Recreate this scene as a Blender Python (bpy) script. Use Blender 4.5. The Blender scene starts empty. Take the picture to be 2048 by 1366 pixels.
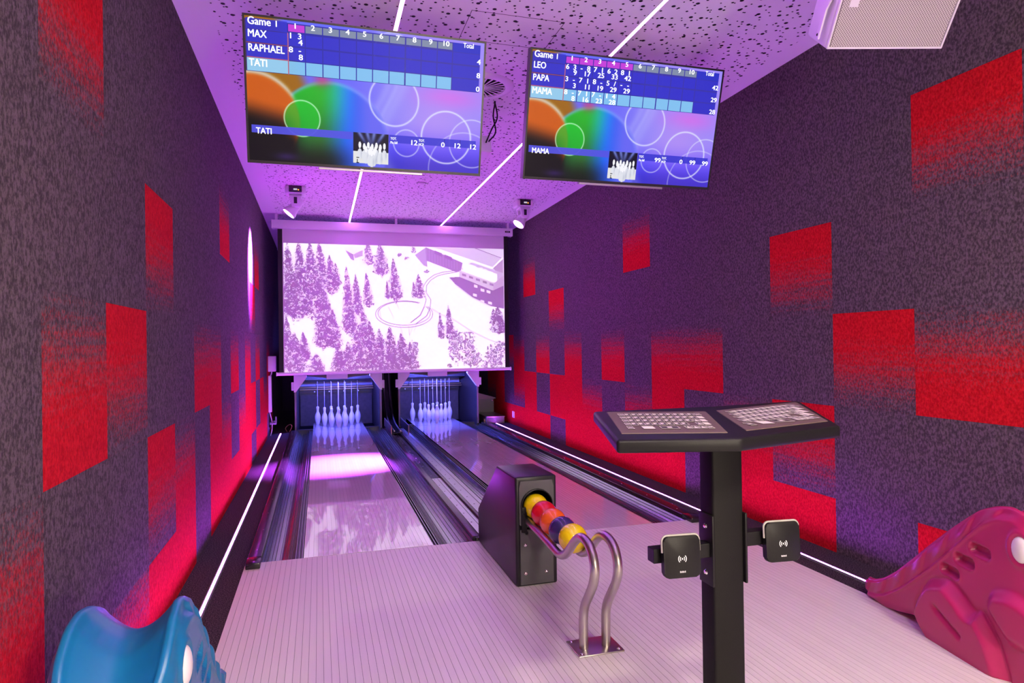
import bpy, bmesh, math, random
import numpy as np
from mathutils import Vector, Matrix
random.seed(7)
SC = bpy.context.scene
COL = SC.collection

# ------------------------------------------------------------------ camera
CAM = Vector((0, 0, 1.1364)); FPX = 1315.99
yaw, pitch, roll = 0.28512168, 0.00512847, -0.01402312
fw = Vector((math.sin(yaw) * math.cos(pitch), math.cos(yaw) * math.cos(pitch), math.sin(pitch)))
rt = Vector((math.cos(yaw), -math.sin(yaw), 0)); up = rt.cross(fw)
r2 = rt * math.cos(roll) + up * math.sin(roll); u2 = -rt * math.sin(roll) + up * math.cos(roll)
cd = bpy.data.cameras.new('camera'); cam = bpy.data.objects.new('camera', cd); COL.objects.link(cam)
cd.sensor_width = 36; cd.lens = 36 * FPX / 2048; cd.clip_start = 0.02
cam.matrix_world = Matrix(((r2.x, u2.x, -fw.x, CAM.x), (r2.y, u2.y, -fw.y, CAM.y), (r2.z, u2.z, -fw.z, CAM.z), (0, 0, 0, 1)))
SC.camera = cam

# ------------------------------------------------------------------ world, exposure
w = bpy.data.worlds.new('world'); SC.world = w; w.use_nodes = True
w.node_tree.nodes['Background'].inputs[0].default_value = (.5, .45, .55, 1)
w.node_tree.nodes['Background'].inputs[1].default_value = 0.0
vs = SC.view_settings
vs.view_transform = 'Standard'; vs.look = 'None'; vs.gamma = 1; vs.use_curve_mapping = False
vs.exposure = 0.0

# light levels (the lamps themselves are built with their fixtures below)
MAG = (.47, .058, .98)               # magenta of the show lights
L_FLOOR_STRIP = 190.00
L_CEIL_STRIP = 50.00
P_SPOT_LANE = 30000.00
P_SPOT_WALL = 15000.00
L_PENDANT = 265.00
L_DOWN = 880.00
L_PIN = 600.00
L_TV = 1.0
L_PROJ = 0.95

# ------------------------------------------------------------------ room numbers (metres)
XL, XR, ZC = -0.651, 2.667, 2.775
YB, YR = 12.6, -3.6                  # far end, rear end behind the camera
FOUL = 3.74
LANES = [(-.095, .61), (1.30, 2.005)]
CX = [.2575, 1.6525]

# ------------------------------------------------------------------ materials
def srgb(c):
    return tuple((v / 12.92 if v <= .04045 else ((v + .055) / 1.055) ** 2.4) for v in c)
def s255(r, g, b): return srgb((r / 255, g / 255, b / 255))
MATS = {}
def mat(name, col, rough=.5, metal=0, spec=.5, emit=None, es=0, coat=0, bump=None, var=None):
    """plain principled with optional noise colour variation (scale, amount) and bump (scale, strength)"""
    if name in MATS: return MATS[name]
    m = bpy.data.materials.new(name); m.use_nodes = True; MATS[name] = m
    nt = m.node_tree; b = nt.nodes['Principled BSDF']
    b.inputs['Base Color'].default_value = (*col, 1); b.inputs['Roughness'].default_value = rough
    b.inputs['Metallic'].default_value = metal; b.inputs['Specular IOR Level'].default_value = spec
    b.inputs['Coat Weight'].default_value = coat
    if emit: b.inputs['Emission Color'].default_value = (*emit, 1); b.inputs['Emission Strength'].default_value = es
    if var or bump:
        tc = nt.nodes.new('ShaderNodeNewGeometry')
    if var:
        n = nt.nodes.new('ShaderNodeTexNoise'); n.inputs['Scale'].default_value = var[0]; n.inputs['Detail'].default_value = 4
        nt.links.new(tc.outputs['Position'], n.inputs['Vector'])
        mx = nt.nodes.new('ShaderNodeMixRGB'); mx.blend_type = 'MIX'
        mx.inputs[1].default_value = (*[v * (1 - var[1]) for v in col], 1); mx.inputs[2].default_value = (*[min(1, v * (1 + var[1])) for v in col], 1)
        nt.links.new(n.outputs['Fac'], mx.inputs[0]); nt.links.new(mx.outputs[0], b.inputs['Base Color'])
    if bump:
        n2 = nt.nodes.new('ShaderNodeTexNoise'); n2.inputs['Scale'].default_value = bump[0]; n2.inputs['Detail'].default_value = 3
        nt.links.new(tc.outputs['Position'], n2.inputs['Vector'])
        bp = nt.nodes.new('ShaderNodeBump'); bp.inputs['Strength'].default_value = bump[1]; bp.inputs['Distance'].default_value = .004
        nt.links.new(n2.outputs['Fac'], bp.inputs['Height']); nt.links.new(bp.outputs[0], b.inputs['Normal'])
    return m

def emis(name, col, s):
    if name in MATS: return MATS[name]
    m = bpy.data.materials.new(name); m.use_nodes = True; MATS[name] = m
    nt = m.node_tree; nt.nodes.remove(nt.nodes['Principled BSDF'])
    e = nt.nodes.new('ShaderNodeEmission'); e.inputs[0].default_value = (*col, 1); e.inputs[1].default_value = s
    nt.links.new(e.outputs[0], nt.nodes['Material Output'].inputs[0]); return m

class NB:
    """tiny node-building helper"""
    def __init__(s, m): s.nt = m.node_tree
    def n(s, t, **kw):
        x = s.nt.nodes.new(t)
        for k, v in kw.items(): setattr(x, k, v)
        return x
    def l(s, a, b): s.nt.links.new(a, b)
    def math(s, op, a, b=None, c=None, clamp=False):
        x = s.nt.nodes.new('ShaderNodeMath'); x.operation = op; x.use_clamp = clamp
        for i, v in enumerate((a, b, c)):
            if v is None: continue
            if isinstance(v, (int, float)): x.inputs[i].default_value = v
            else: s.nt.links.new(v, x.inputs[i])
        return x.outputs[0]
    def ramp(s, v, lo, hi):
        x = s.nt.nodes.new('ShaderNodeMapRange'); x.interpolation_type = 'SMOOTHSTEP'
        x.inputs[1].default_value = lo; x.inputs[2].default_value = hi
        s.nt.links.new(v, x.inputs[0]); return x.outputs[0]
    def mix(s, f, a, b):
        x = s.nt.nodes.new('ShaderNodeMixRGB')
        for i, v in enumerate((f, a, b)):
            if isinstance(v, (int, float)): x.inputs[i].default_value = v
            elif isinstance(v, tuple): x.inputs[i].default_value = (*v, 1)
            else: s.nt.links.new(v, x.inputs[i])
        return x.outputs[0]
    def noise(s, vec, scale, detail=2, rough=.5):
        x = s.nt.nodes.new('ShaderNodeTexNoise'); x.inputs['Scale'].default_value = scale
        x.inputs['Detail'].default_value = detail; x.inputs['Roughness'].default_value = rough
        s.nt.links.new(vec, x.inputs['Vector']); return x.outputs['Fac']
    def scale(s, vec, sx, sy, sz):
        x = s.nt.nodes.new('ShaderNodeVectorMath'); x.operation = 'MULTIPLY'; x.inputs[1].default_value = (sx, sy, sz)
        s.nt.links.new(vec, x.inputs[0]); return x.outputs[0]

def carpet(name, kind):
    """looped carpet tile; kind D dark, R red, U red at the top fading down, B red at the bottom fading up"""
    m = bpy.data.materials.new(name); m.use_nodes = True; k = NB(m); b = m.node_tree.nodes['Principled BSDF']
    pos = k.n('ShaderNodeNewGeometry').outputs['Position']
    loops = k.noise(k.scale(pos, 1, 1, .62), 105, 3, .7)
    coarse = k.noise(pos, 55, 2)
    dark = k.mix(k.ramp(loops, .36, .66), (.054, .043, .046), (.145, .112, .118))
    red = k.mix(k.ramp(loops, .30, .70), (.36, .006, .010), (.64, .014, .020))
    if kind == 'D': col = dark
    else:
        oz = k.n('ShaderNodeSeparateXYZ'); tc = k.n('ShaderNodeTexCoord'); k.l(tc.outputs['Object'], oz.inputs[0])
        z = oz.outputs[2]
        streak = k.noise(k.scale(pos, 1.6, 1.6, 46), 1, 3, .6)
        speck = k.noise(k.scale(pos, 1, 1, .7), 120, 2, .6)
        j = k.math('ADD', k.math('MULTIPLY', k.math('SUBTRACT', streak, .5), .55), k.math('MULTIPLY', k.math('SUBTRACT', speck, .5), .9))
        if kind == 'R': f = k.ramp(k.math('ADD', k.math('MULTIPLY', j, .5), 1.0), .3, .8)
        else:
            sg = 2.0 if kind == 'U' else -2.0
            g = k.math('MULTIPLY', z, sg)                     # -.5 .. .5, red end positive
            f = k.ramp(k.math('ADD', g, j), -.48, .22)
        col = k.mix(f, dark, red)
    k.l(col, b.inputs['Base Color']); b.inputs['Roughness'].default_value = .95; b.inputs['Specular IOR Level'].default_value = .04
    bp = k.n('ShaderNodeBump'); bp.inputs['Strength'].default_value = .6; bp.inputs['Distance'].default_value = .005
    k.l(k.math('ADD', loops, k.math('MULTIPLY', coarse, .4)), bp.inputs['Height']); k.l(bp.outputs[0], b.inputs['Normal'])
    MATS[name] = m; return m
CARP = {t: carpet('carpet_' + t, t) for t in 'DRUB'}

def floor_carpet():
    m = bpy.data.materials.new('floor_carpet'); m.use_nodes = True; k = NB(m); b = m.node_tree.nodes['Principled BSDF']
    pos = k.n('ShaderNodeNewGeometry').outputs['Position']
    n = k.noise(pos, 170, 3, .7)
    k.l(k.mix(k.ramp(n, .4, .65), (.018, .014, .018), (.115, .085, .095)), b.inputs['Base Color'])
    b.inputs['Roughness'].default_value = .95; b.inputs['Specular IOR Level'].default_value = .1
    bp = k.n('ShaderNodeBump'); bp.inputs['Strength'].default_value = .8; bp.inputs['Distance'].default_value = .005
    k.l(n, bp.inputs['Height']); k.l(bp.outputs[0], b.inputs['Normal']); return m
M_FCARP = floor_carpet()

def ceiling_mat():
    """white acoustic plasterboard with scattered round perforations of three sizes"""
    m = bpy.data.materials.new('perforated_plasterboard'); m.use_nodes = True; k = NB(m); b = m.node_tree.nodes['Principled BSDF']
    pos = k.n('ShaderNodeNewGeometry').outputs['Position']
    sp = k.n('ShaderNodeSeparateXYZ'); k.l(pos, sp.inputs[0])
    flat = k.scale(pos, 1, 1, 0)
    masks = []
    for cell, rad, off in ((.115, .0100, 0), (.078, .0066, 3.7), (.066, .0045, 9.1)):
        ad = k.n('ShaderNodeVectorMath', operation='ADD'); ad.inputs[1].default_value = (off, off * .37, 0); k.l(flat, ad.inputs[0])
        v = k.n('ShaderNodeTexVoronoi', voronoi_dimensions='2D'); v.inputs['Scale'].default_value = 1 / cell; v.inputs['Randomness'].default_value = .9
        k.l(ad.outputs[0], v.inputs['Vector'])
        masks.append(k.ramp(v.outputs['Distance'], rad / cell * 1.12, rad / cell * .88))
    h = k.math('MAXIMUM', masks[0], k.math('MAXIMUM', masks[1], masks[2]))
    # plain borders along the side walls and no holes past the screen
    edge = k.math('MULTIPLY', k.ramp(sp.outputs[0], XL + .165, XL + .175), k.ramp(sp.outputs[0], XR - .125, XR - .135))
    h = k.math('MULTIPLY', h, edge)
    k.l(k.mix(h, (.80, .79, .80), (.012, .011, .013)), b.inputs['Base Color'])
    b.inputs['Roughness'].default_value = .75; b.inputs['Specular IOR Level'].default_value = .25
    bp = k.n('ShaderNodeBump', invert=True); bp.inputs['Strength'].default_value = .8; bp.inputs['Distance'].default_value = .008
    k.l(h, bp.inputs['Height']); k.l(bp.outputs[0], b.inputs['Normal']); return m
M_CEIL = ceiling_mat()

def board_mat(name, col, rough, coat):
    m = bpy.data.materials.new(name); m.use_nodes = True; k = NB(m); b = m.node_tree.nodes['Principled BSDF']
    pos = k.n('ShaderNodeNewGeometry').outputs['Position']
    grain = k.noise(k.scale(pos, 60, 2.2, 1), 1, 4, .6)
    inf = k.n('ShaderNodeObjectInfo').outputs['Random']
    f = k.math('ADD', k.math('MULTIPLY', grain, .6), k.math('MULTIPLY', inf, .4))
    k.l(k.mix(f, tuple(v * .90 for v in col), tuple(min(1, v * 1.06) for v in col)), b.inputs['Base Color'])
    scuff = k.noise(pos, 7, 6, .65)
    k.l(k.math('ADD', k.math('MULTIPLY', scuff, .12), rough - .06), b.inputs['Roughness'])
    b.inputs['Coat Weight'].default_value = coat; b.inputs['Coat Roughness'].default_value = .022; b.inputs['Coat IOR'].default_value = 2.0
    return m
M_APPR = board_mat('approach_laminate', (.75, .71, .66), .36, 0.0)
M_LANE = board_mat('lane_laminate', (.75, .71, .66), .22, 1.0)
M_GAP = mat('board_joint', (.062, .055, .052), .6)

M_ALU = mat('gutter_aluminium', (.30, .30, .33), .25, 1.0, var=(9, .12))
M_ALU2 = mat('plate_aluminium', (.55, .56, .58), .34, 1.0, var=(14, .10))
M_RIBDK = mat('gutter_dark_rib', (.035, .03, .04), .35, .5)
M_BLACKGL = mat('black_gloss', (.012, .011, .013), .18)
M_RAIL = mat('rail_black', (.020, .019, .020), .22)
M_BLACK = mat('black_satin', (.009, .008, .009), .42, spec=.2, bump=(300, .05))
M_BLACKPC = mat('black_powder_coat', (.008, .007, .007), .55, spec=.14, bump=(420, .12))
M_BOXBLK = mat('ball_box_black', (.013, .012, .014), .34, spec=.35, bump=(500, .06))
M_BOXPAN = mat('ball_box_panel', (.075, .075, .078), .40, var=(18, .2))
M_STEEL = mat('satin_steel', (.56, .52, .48), .30, 1.0)
M_CHROME = mat('chrome_screw', (.75, .73, .72), .18, 1.0)
M_WHITE = mat('white_plastic', (.80, .79, .80), .45)
M_WHMET = mat('white_metal', (.82, .81, .83), .4)
M_GREY = mat('grey_metal', (.22, .22, .22), .5)
M_PIN = mat('pin_white', (.86, .86, .86), .28, coat=.3)
M_TVF = mat('tv_frame', (.030, .029, .030), .28)
M_SILV = mat('silver_bar', (.55, .53, .54), .35, .8)
M_VOID = mat('matt_black', (.006, .006, .007), .9, spec=.1)
M_DKBLUE = mat('machine_dark_panel', (.027, .027, .028), .4)
M_CURT = mat('pit_curtain', (.085, .066, .058), .85, var=(22, .35))
M_BRASS = mat('brass_bar', (.45, .33, .15), .35, .8)
M_CREAM = mat('key_print', (.84, .78, .68), .5)
M_KBD = mat('keyboard_brown', (.135, .090, .078), .5, spec=.3)
M_KEYDK = mat('key_dark', (.045, .032, .030), .5, spec=.3)

# ------------------------------------------------------------------ mesh helpers
def box(bm, x0, x1, y0, y1, z0, z1, mi=0, bev=0, seg=2):
    vs_ = [bm.verts.new(p) for p in ((x0, y0, z0), (x1, y0, z0), (x1, y1, z0), (x0, y1, z0), (x0, y0, z1), (x1, y0, z1), (x1, y1, z1), (x0, y1, z1))]
    fs = [bm.faces.new([vs_[i] for i in q]) for q in ((3, 2, 1, 0), (4, 5, 6, 7), (0, 1, 5, 4), (1, 2, 6, 5), (2, 3, 7, 6), (3, 0, 4, 7))]
    for f in fs: f.material_index = mi
    if bev:
        es = list({e for f in fs for e in f.edges})
        r = bmesh.ops.bevel(bm, geom=es, offset=bev, segments=seg, profile=.5, affect='EDGES')
        for f in r['faces']: f.material_index = mi
    return fs
def prism(bm, pts, axis, a0, a1, mi=0, bev=0, seg=2):
    """extrude a 2D outline along an axis: axis x -> pts (y,z); y -> (x,z); z -> (x,y)"""
    def P(p, a): return {'x': (a, p[0], p[1]), 'y': (p[0], a, p[1]), 'z': (p[0], p[1], a)}[axis]
    A = [bm.verts.new(P(p, a0)) for p in pts]; B = [bm.verts.new(P(p, a1)) for p in pts]; n = len(pts)
    fs = [bm.faces.new(A), bm.faces.new(B[::-1])]
    for i in range(n): fs.append(bm.faces.new((A[i], B[i], B[(i + 1) % n], A[(i + 1) % n])))
    for f in fs: f.material_index = mi
    if bev:
        es = list({e for f in fs for e in f.edges})
        r = bmesh.ops.bevel(bm, geom=es, offset=bev, segments=seg, profile=.5, affect='EDGES')
        for f in r['faces']: f.material_index = mi
    return fs
def catmull(pts, n=8):
    pts = [Vector(p) for p in pts]; q = [pts[0] * 2 - pts[1]] + pts + [pts[-1] * 2 - pts[-2]]; out = []
    for i in range(1, len(q) - 2):
        a, b, c, d = q[i - 1:i + 3]
        for j in range(n):
            t = j / n
            out.append(.5 * ((2 * b) + (c - a) * t + (2 * a - 5 * b + 4 * c - d) * t * t + (3 * b - a - 3 * c + d) * t ** 3))
    out.append(pts[-1]); return out
def tube(bm, pts, r, seg=10, mi=0, cap=True):
    pts = [Vector(p) for p in pts]; rings = []; nrm = None
    for i, p in enumerate(pts):
        t = (pts[min(i + 1, len(pts) - 1)] - pts[max(i - 1, 0)]).normalized()
        if nrm is None:
            nrm = t.cross(Vector((0, 0, 1))) if abs(t.z) < .9 else t.cross(Vector((1, 0, 0)))
        nrm = (nrm - t * nrm.dot(t)).normalized(); bn = t.cross(nrm)
        rr = r[i] if isinstance(r, (list, tuple)) else r
        rings.append([bm.verts.new(p + (nrm * math.cos(a) + bn * math.sin(a)) * rr) for a in [2 * math.pi * k / seg for k in range(seg)]])
    for i in range(len(rings) - 1):
        for k in range(seg):
            f = bm.faces.new((rings[i][k], rings[i][(k + 1) % seg], rings[i + 1][(k + 1) % seg], rings[i + 1][k])); f.material_index = mi
    if cap:
        for rg in (rings[0][::-1], rings[-1]):
            f = bm.faces.new(rg); f.material_index = mi
def lathe(bm, prof, c=(0, 0, 0), seg=24, mi=0, ax=None):
    """prof: (radius, height) list, revolved about an axis through c (default z)"""
    ax = Vector(ax or (0, 0, 1)).normalized(); c = Vector(c)
    u = ax.cross(Vector((0, 0, 1))) if abs(ax.z) < .9 else ax.cross(Vector((0, 1, 0)))
    u.normalize(); v = ax.cross(u); rings = []
    for r, h in prof:
        if r < 1e-6: rings.append([bm.verts.new(c + ax * h)])
        else: rings.append([bm.verts.new(c + ax * h + (u * math.cos(2 * math.pi * k / seg) + v * math.sin(2 * math.pi * k / seg)) * r) for k in range(seg)])
    for i in range(len(rings) - 1):
        a, b = rings[i], rings[i + 1]
        for k in range(seg):
            k2 = (k + 1) % seg
            if len(a) == 1 and len(b) == 1: continue
            if len(a) == 1: f = bm.faces.new((a[0], b[k], b[k2]))
            elif len(b) == 1: f = bm.faces.new((a[k2], a[k], b[0]))
            else: f = bm.faces.new((a[k2], a[k], b[k], b[k2]))
            f.material_index = mi
def sphere(bm, c, r, seg=28, mi=0, sq=(1, 1, 1)):
    n = len(bm.verts); bmesh.ops.create_uvsphere(bm, u_segments=seg, v_segments=seg // 2, radius=1)
    bm.verts.ensure_lookup_table()
    for v in bm.verts[n:]: v.co = Vector((v.co.x * r * sq[0] + c[0], v.co.y * r * sq[1] + c[1], v.co.z * r * sq[2] + c[2]))
    for f in bm.faces:
        if all(v.index >= n or v.index == -1 for v in f.verts): f.material_index = mi

def link(name, me, parent=None, loc=(0, 0, 0)):
    o = bpy.data.objects.new(name, me); COL.objects.link(o); o.location = loc
    if parent: o.parent = parent
    return o
def base_of(p):
    while p.parent: p = p.parent
    return Vector(p.get('_b', (0, 0, 0))) if '_b' in p else Vector(p.location)
def mk(name, bm, mats, parent=None, smooth=None, local=False, tri=False):
    """link a bmesh given in world coordinates as one mesh object (children are moved into the root's frame)"""
    bmesh.ops.recalc_face_normals(bm, faces=bm.faces)
    me = bpy.data.meshes.new(name)
    if parent is not None and not local: off = base_of(parent)
    elif parent is None and not local:
        xs = [v.co.x for v in bm.verts]; ys = [v.co.y for v in bm.verts]; zs = [v.co.z for v in bm.verts]
        off = Vector(((min(xs) + max(xs)) / 2, (min(ys) + max(ys)) / 2, min(zs)))
    else: off = Vector((0, 0, 0))
    bmesh.ops.translate(bm, verts=bm.verts, vec=-off)
    bm.to_mesh(me); bm.free()
    for m in (mats if isinstance(mats, (list, tuple)) else [mats]): me.materials.append(m)
    if smooth is not None:
        for p in me.polygons: p.use_smooth = True
        me.set_sharp_from_angle(angle=math.radians(smooth))
    o = link(name, me, parent)
    if parent is None: o.location = off
    return o
def tag(o, label, cat, group=None):
    o['label'] = label; o['category'] = cat
    if group: o['group'] = group
    return o
def thing(name, label, cat, loc, group=None, rot=None):
    o = bpy.data.objects.new(name, None); COL.objects.link(o); o.location = loc; o.empty_display_size = .1
    if rot: o.rotation_euler = rot
    return tag(o, label, cat, group)
def struct(o): o['kind'] = 'structure'; return o
def copy_tree(o, parent=None):
    c = o.copy(); COL.objects.link(c); c.parent = parent
    for ch in list(o.children): copy_tree(ch, c)
    return c
def B(): return bmesh.new()

# ------------------------------------------------------------------ setting: floor, walls, ceiling
bm = B()
box(bm, XL - .1, XR + .1, YR - .1, YB + .1, -.25, -.15)                         # slab under lanes and approach
box(bm, XL, -.387, YR, YB, -.15, -.006); box(bm, 2.335, XR, YR, YB, -.15, -.006)   # carpet beside the lanes
box(bm, -.387, 2.335, YR, -1.0, -.15, -.006)                                    # carpet behind the approach
struct(mk('floor', bm, M_FCARP))

bm = B(); box(bm, XL - .1, XR + .1, YR - .1, YB + .1, ZC, ZC + .1); ceiling = struct(mk('ceiling', bm, M_CEIL))
# thin joint of the square access panel
bm = B()
for a in ((.735, 1.222, 3.126, 3.129), (.735, 1.222, 3.44, 3.443), (.735, .738, 3.126, 3.443), (1.219, 1.222, 3.126, 3.443)):
    box(bm, a[0], a[1], a[2], a[3], ZC - .0006, ZC + .001)
mk('access_panel_joint', bm, M_KEYDK, ceiling)

# wall maps: column -> {row: type}; rows count up from the floor
LMAP = {-1: {0: 'R', 1: 'B'}, 0: {0: 'R', 2: 'B', 4: 'U'}, 1: {0: 'B', 2: 'U'}, 2: {0: 'R', 1: 'U', 3: 'U'}, 3: {0: 'R', 1: 'B'}, 4: {2: 'B'},
        5: {0: 'R', 1: 'R', 2: 'B'}, 6: {0: 'R', 1: 'B', 4: 'B'}, 7: {0: 'R', 2: 'B'}, 8: {0: 'R', 1: 'B'}, 9: {0: 'R', 1: 'R', 2: 'B'}, 10: {1: 'R', 3: 'U'},
        11: {0: 'R', 2: 'B', 4: 'B'}, 12: {0: 'R', 1: 'R'}, 13: {0: 'R', 1: 'B'}, 14: {1: 'R', 2: 'B'}, 15: {0: 'R'}}
RMAP = {0: {0: 'R', 2: 'B', 4: 'U'}, 1: {2: 'U'}, 2: {0: 'R', 1: 'U', 3: 'U'}, 3: {0: 'R', 1: 'B'}, 4: {2: 'B'}, 5: {0: 'R', 1: 'R', 2: 'B'},
        6: {0: 'R', 1: 'B', 4: 'B'}, 7: {0: 'R', 2: 'B'}, 8: {0: 'R', 1: 'B'}, 9: {0: 'R', 1: 'R', 2: 'B'}, 10: {1: 'R', 3: 'U'}, 11: {0: 'R', 2: 'B'},
        12: {0: 'R', 1: 'R', 4: 'B'}, 13: {0: 'R', 1: 'U', 2: 'B'}, 14: {0: 'R', 2: 'U'}, 15: {0: 'R', 1: 'R', 2: 'R'}, 16: {0: 'R', 1: 'U'}}
TILES = {}
def tile_mesh(t, wdt, h):
    key = (t, round(h, 3), round(wdt, 3))
    if key not in TILES:
        b_ = B(); box(b_, -.004, .004, -wdt / 2 + .0003, wdt / 2 - .0003, -h / 2 + .0003, h / 2 - .0003)
        me = bpy.data.meshes.new('carpet_tile'); b_.to_mesh(me); b_.free(); me.materials.append(CARP[t]); TILES[key] = me
    return TILES[key]
def wall(name, x, x2, y0, pitch, k0, k1, rows, cmap):
    bm = B(); box(bm, min(x, x2), max(x, x2), YR - .1, YB + .1, -.2, ZC + .05)
    wo = struct(mk(name, bm, CARP['D'])); org = wo.location.copy()
    sx = .0035 if x2 < x else -.0035
    for c in range(k0, k1):
        for r in range(len(rows) - 1):
            t = cmap.get(c, {}).get(r, 'D'); h = rows[r + 1] - rows[r]
            link('carpet_tile', tile_mesh(t, pitch, h), wo, Vector((x + sx, y0 + pitch * (c + .5), (rows[r] + rows[r + 1]) / 2)) - org)
wall('wall_left', XL, XL - .12, 1.845, .5045, -4, 19, [-.02, .298, .796, 1.288, 1.787, 2.281, ZC], LMAP)
wall('wall_right', XR, XR + .12, 1.905, .5065, -4, 19, [-.02, .284, .782, 1.279, 1.776, 2.273, ZC], RMAP)
bm = B(); box(bm, XL - .1, XR + .1, YB, YB + .1, -.2, ZC + .05); struct(mk('wall_back', bm, mat('dark_grey_paint', (.06, .06, .06), .8)))
bm = B(); box(bm, XL - .1, XR + .1, YR - .1, YR, -.2, ZC + .05); struct(mk('wall_rear', bm, mat('rear_wall_paint', (.62, .52, .46), .7, var=(3, .05))))

# ------------------------------------------------------------------ approach (boards) and lanes
ap = thing('bowling_approach', 'pale laminate approach of narrow boards in front of both lanes', 'approach', (.974, 1.4, 0))
bm = B(); box(bm, -.387, 2.335, -1.0, FOUL, -.15, -.0022); mk('approach_base', bm, M_GAP, ap)
NB_ = 105; pw = (2.335 + .387) / NB_
bm = B(); box(bm, -pw / 2 + .0006, pw / 2 - .0006, -1.0 - 1.4, FOUL - 1.4 - .002, -.006, 0)
bmesh.ops.recalc_face_normals(bm, faces=bm.faces)
me = bpy.data.meshes.new('approach_board'); bm.to_mesh(me); bm.free(); me.materials.append(M_APPR)
for i in range(NB_): link('approach_board', me, ap, (-.387 + pw * (i + .5) - .974, 0, 0))

LANE_WHERE = ['by the cable duct', 'by the control cabinet']
LEND = 10.42
for li, (x0, x1) in enumerate(LANES):
    ln = thing('bowling_lane', 'glossy pale board bowling lane ending ' + LANE_WHERE[li], 'bowling lane', (CX[li], 7, 0))
    bm = B(); box(bm, x0, x1, FOUL, LEND, -.07, -.0016); mk('lane_base', bm, M_GAP, ln)
    n = 27; pw = (x1 - x0) / n
    if li == 0:
        bm = B(); box(bm, -pw / 2 + .0005, pw / 2 - .0005, FOUL + .003 - 7, LEND - 7, -.005, 0)
        bmesh.ops.recalc_face_normals(bm, faces=bm.faces)
        lme = bpy.data.meshes.new('lane_board'); bm.to_mesh(lme); bm.free(); lme.materials.append(M_LANE)
    for i in range(n): link('lane_board', lme, ln, (x0 + pw * (i + .5) - CX[li], 0, 0))
    bm = B(); box(bm, x0, x0 + .004, FOUL, LEND, -.05, -.0005); box(bm, x1 - .004, x1, FOUL, LEND, -.05, -.0005); mk('lane_edge', bm, M_BLACK, ln)
    bm = B(); box(bm, x0, x1, 9.42, 9.424, -.0005, .0006); mk('pin_deck_joint', bm, M_KEYDK, ln)

# ------------------------------------------------------------------ gutters (extruded ribbed profile)
def gutter(name, xa, xb, label, y1=9.55):
    """xa: lane edge, xb: outer edge"""
    d = 1 if xb > xa else -1; W = abs(xb - xa)
    g = thing(name, label, 'gutter', ((xa + xb) / 2, 6.6, 0), 'gutters beside the lanes')
    X = lambda u: xa + d * u
    # dark ribbed shelf next to the lane
    bm = B()
    shelf = [(.0, -.035), (.004, -.012), (.010, -.012), (.012, -.022), (.020, -.022), (.022, -.012), (.026, -.012), (.028, -.026), (.038, -.026), (.040, -.014), (.044, -.014), (.046, -.035)]
    pts = [(X(u), z) for u, z in shelf] + [(X(.046), -.09), (X(0), -.09)]
    prism(bm, pts, 'y', FOUL + .003, y1); mk('ribbed_shelf', bm, M_RIBDK, g)
    bm = B()
    for u in (.007, .024, .042): box(bm, X(u) - .0016, X(u) + .0016, FOUL + .004, y1 - .002, -.012 if u < .04 else -.014, -.0105 if u < .04 else -.0125)
    mk('rib_edge', bm, M_ALU2, g)
    # concave channel with fine steps
    bm = B(); a0, a1 = .046, W
    prof = []
    n = 18
    for i in range(n + 1):
        t = i / n; u = a0 + (a1 - a0) * t
        z = -.012 - .052 * math.sin(math.pi * min(1, t * 1.02)) ** .75 + (.010 * t)
        prof.append((X(u), z))
    pts = prof + [(X(a1), -.10), (X(a0), -.10)]
    prism(bm, pts, 'y', FOUL + .003, y1); mk('channel', bm, M_ALU, g, smooth=24)
    bm = B()
    for t in (.12, .22, .36, .52, .66, .76, .86, .94):
        u = a0 + (a1 - a0) * t; z = -.012 - .052 * math.sin(math.pi * t * 1.02) ** .75 + .010 * t
        box(bm, X(u) - .0013, X(u) + .0013, FOUL + .004, y1 - .004, z - .002, z + .0022)
    mk('channel_groove', bm, M_RIBDK, g)
    # mouth at the pin end
    bm = B(); prism(bm, [(min(xa, xb), -.09), (max(xa, xb), -.09), (max(xa, xb), .005), (min(xa, xb), .005)], 'y', y1, y1 + .05, bev=.008); mk('end_block', bm, M_DKBLUE, g)
    return g
gutter('gutter', -.095, -.306, 'silver gutter of the spotlit lane on its side towards the hot pink wall')
gutter('gutter', .61, .845, 'silver gutter of the spotlit lane next to the thick dark middle rail')
gutter('gutter', 1.30, 1.130, 'silver gutter between bolted middle plates and the lane behind the ball return')
gutter('gutter', 2.005, 2.235, 'silver gutter between the lane behind the ball return and the red wall rail')

# ------------------------------------------------------------------ rails and middle plates
def rail(x0, x1, y0, y1, h, label, m=M_RAIL, cap=True, screws=True):
    r = thing('division_rail', label, 'rail', ((x0 + x1) / 2, y0, -.006))
    bm = B(); box(bm, x0, x1, y0 + (.115 if cap else 0), y1, -.10, h, bev=.007, seg=3); mk('rail_body', bm, m, r, smooth=40)
    if cap:
        bm = B(); box(bm, x0, x1, y0, y0 + .118, .0, h + .004, bev=.005); mk('end_cap', bm, M_BLACKGL, r, smooth=40)
    if screws:
        y = y0 + .25
        while y < y1 - .1:
            bm = B(); lathe(bm, [(0, .0035), (.003, .003), (.0048, 0)], ((x0 + x1) / 2, y, h - .0005), 10); mk('screw', bm, M_CHROME, r, smooth=50)
            y += .42
rail(-.378, -.306, 3.63, 9.34, .028, 'dark glossy rail along the glowing strip at the hot pink wall')
rail(2.235, 2.318, 3.66, 9.28, .030, 'dark glossy rail along the floor strip at the red wall')
rail(.845, .897, 3.76, 9.2, .022, 'dark rounded rail between gutter and first row of bolted plates', cap=False, screws=False)
rail(.985, 1.015, 3.76, 9.2, .016, 'thin dark rail between the two rows of bolted plates', cap=False, screws=False)
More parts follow.
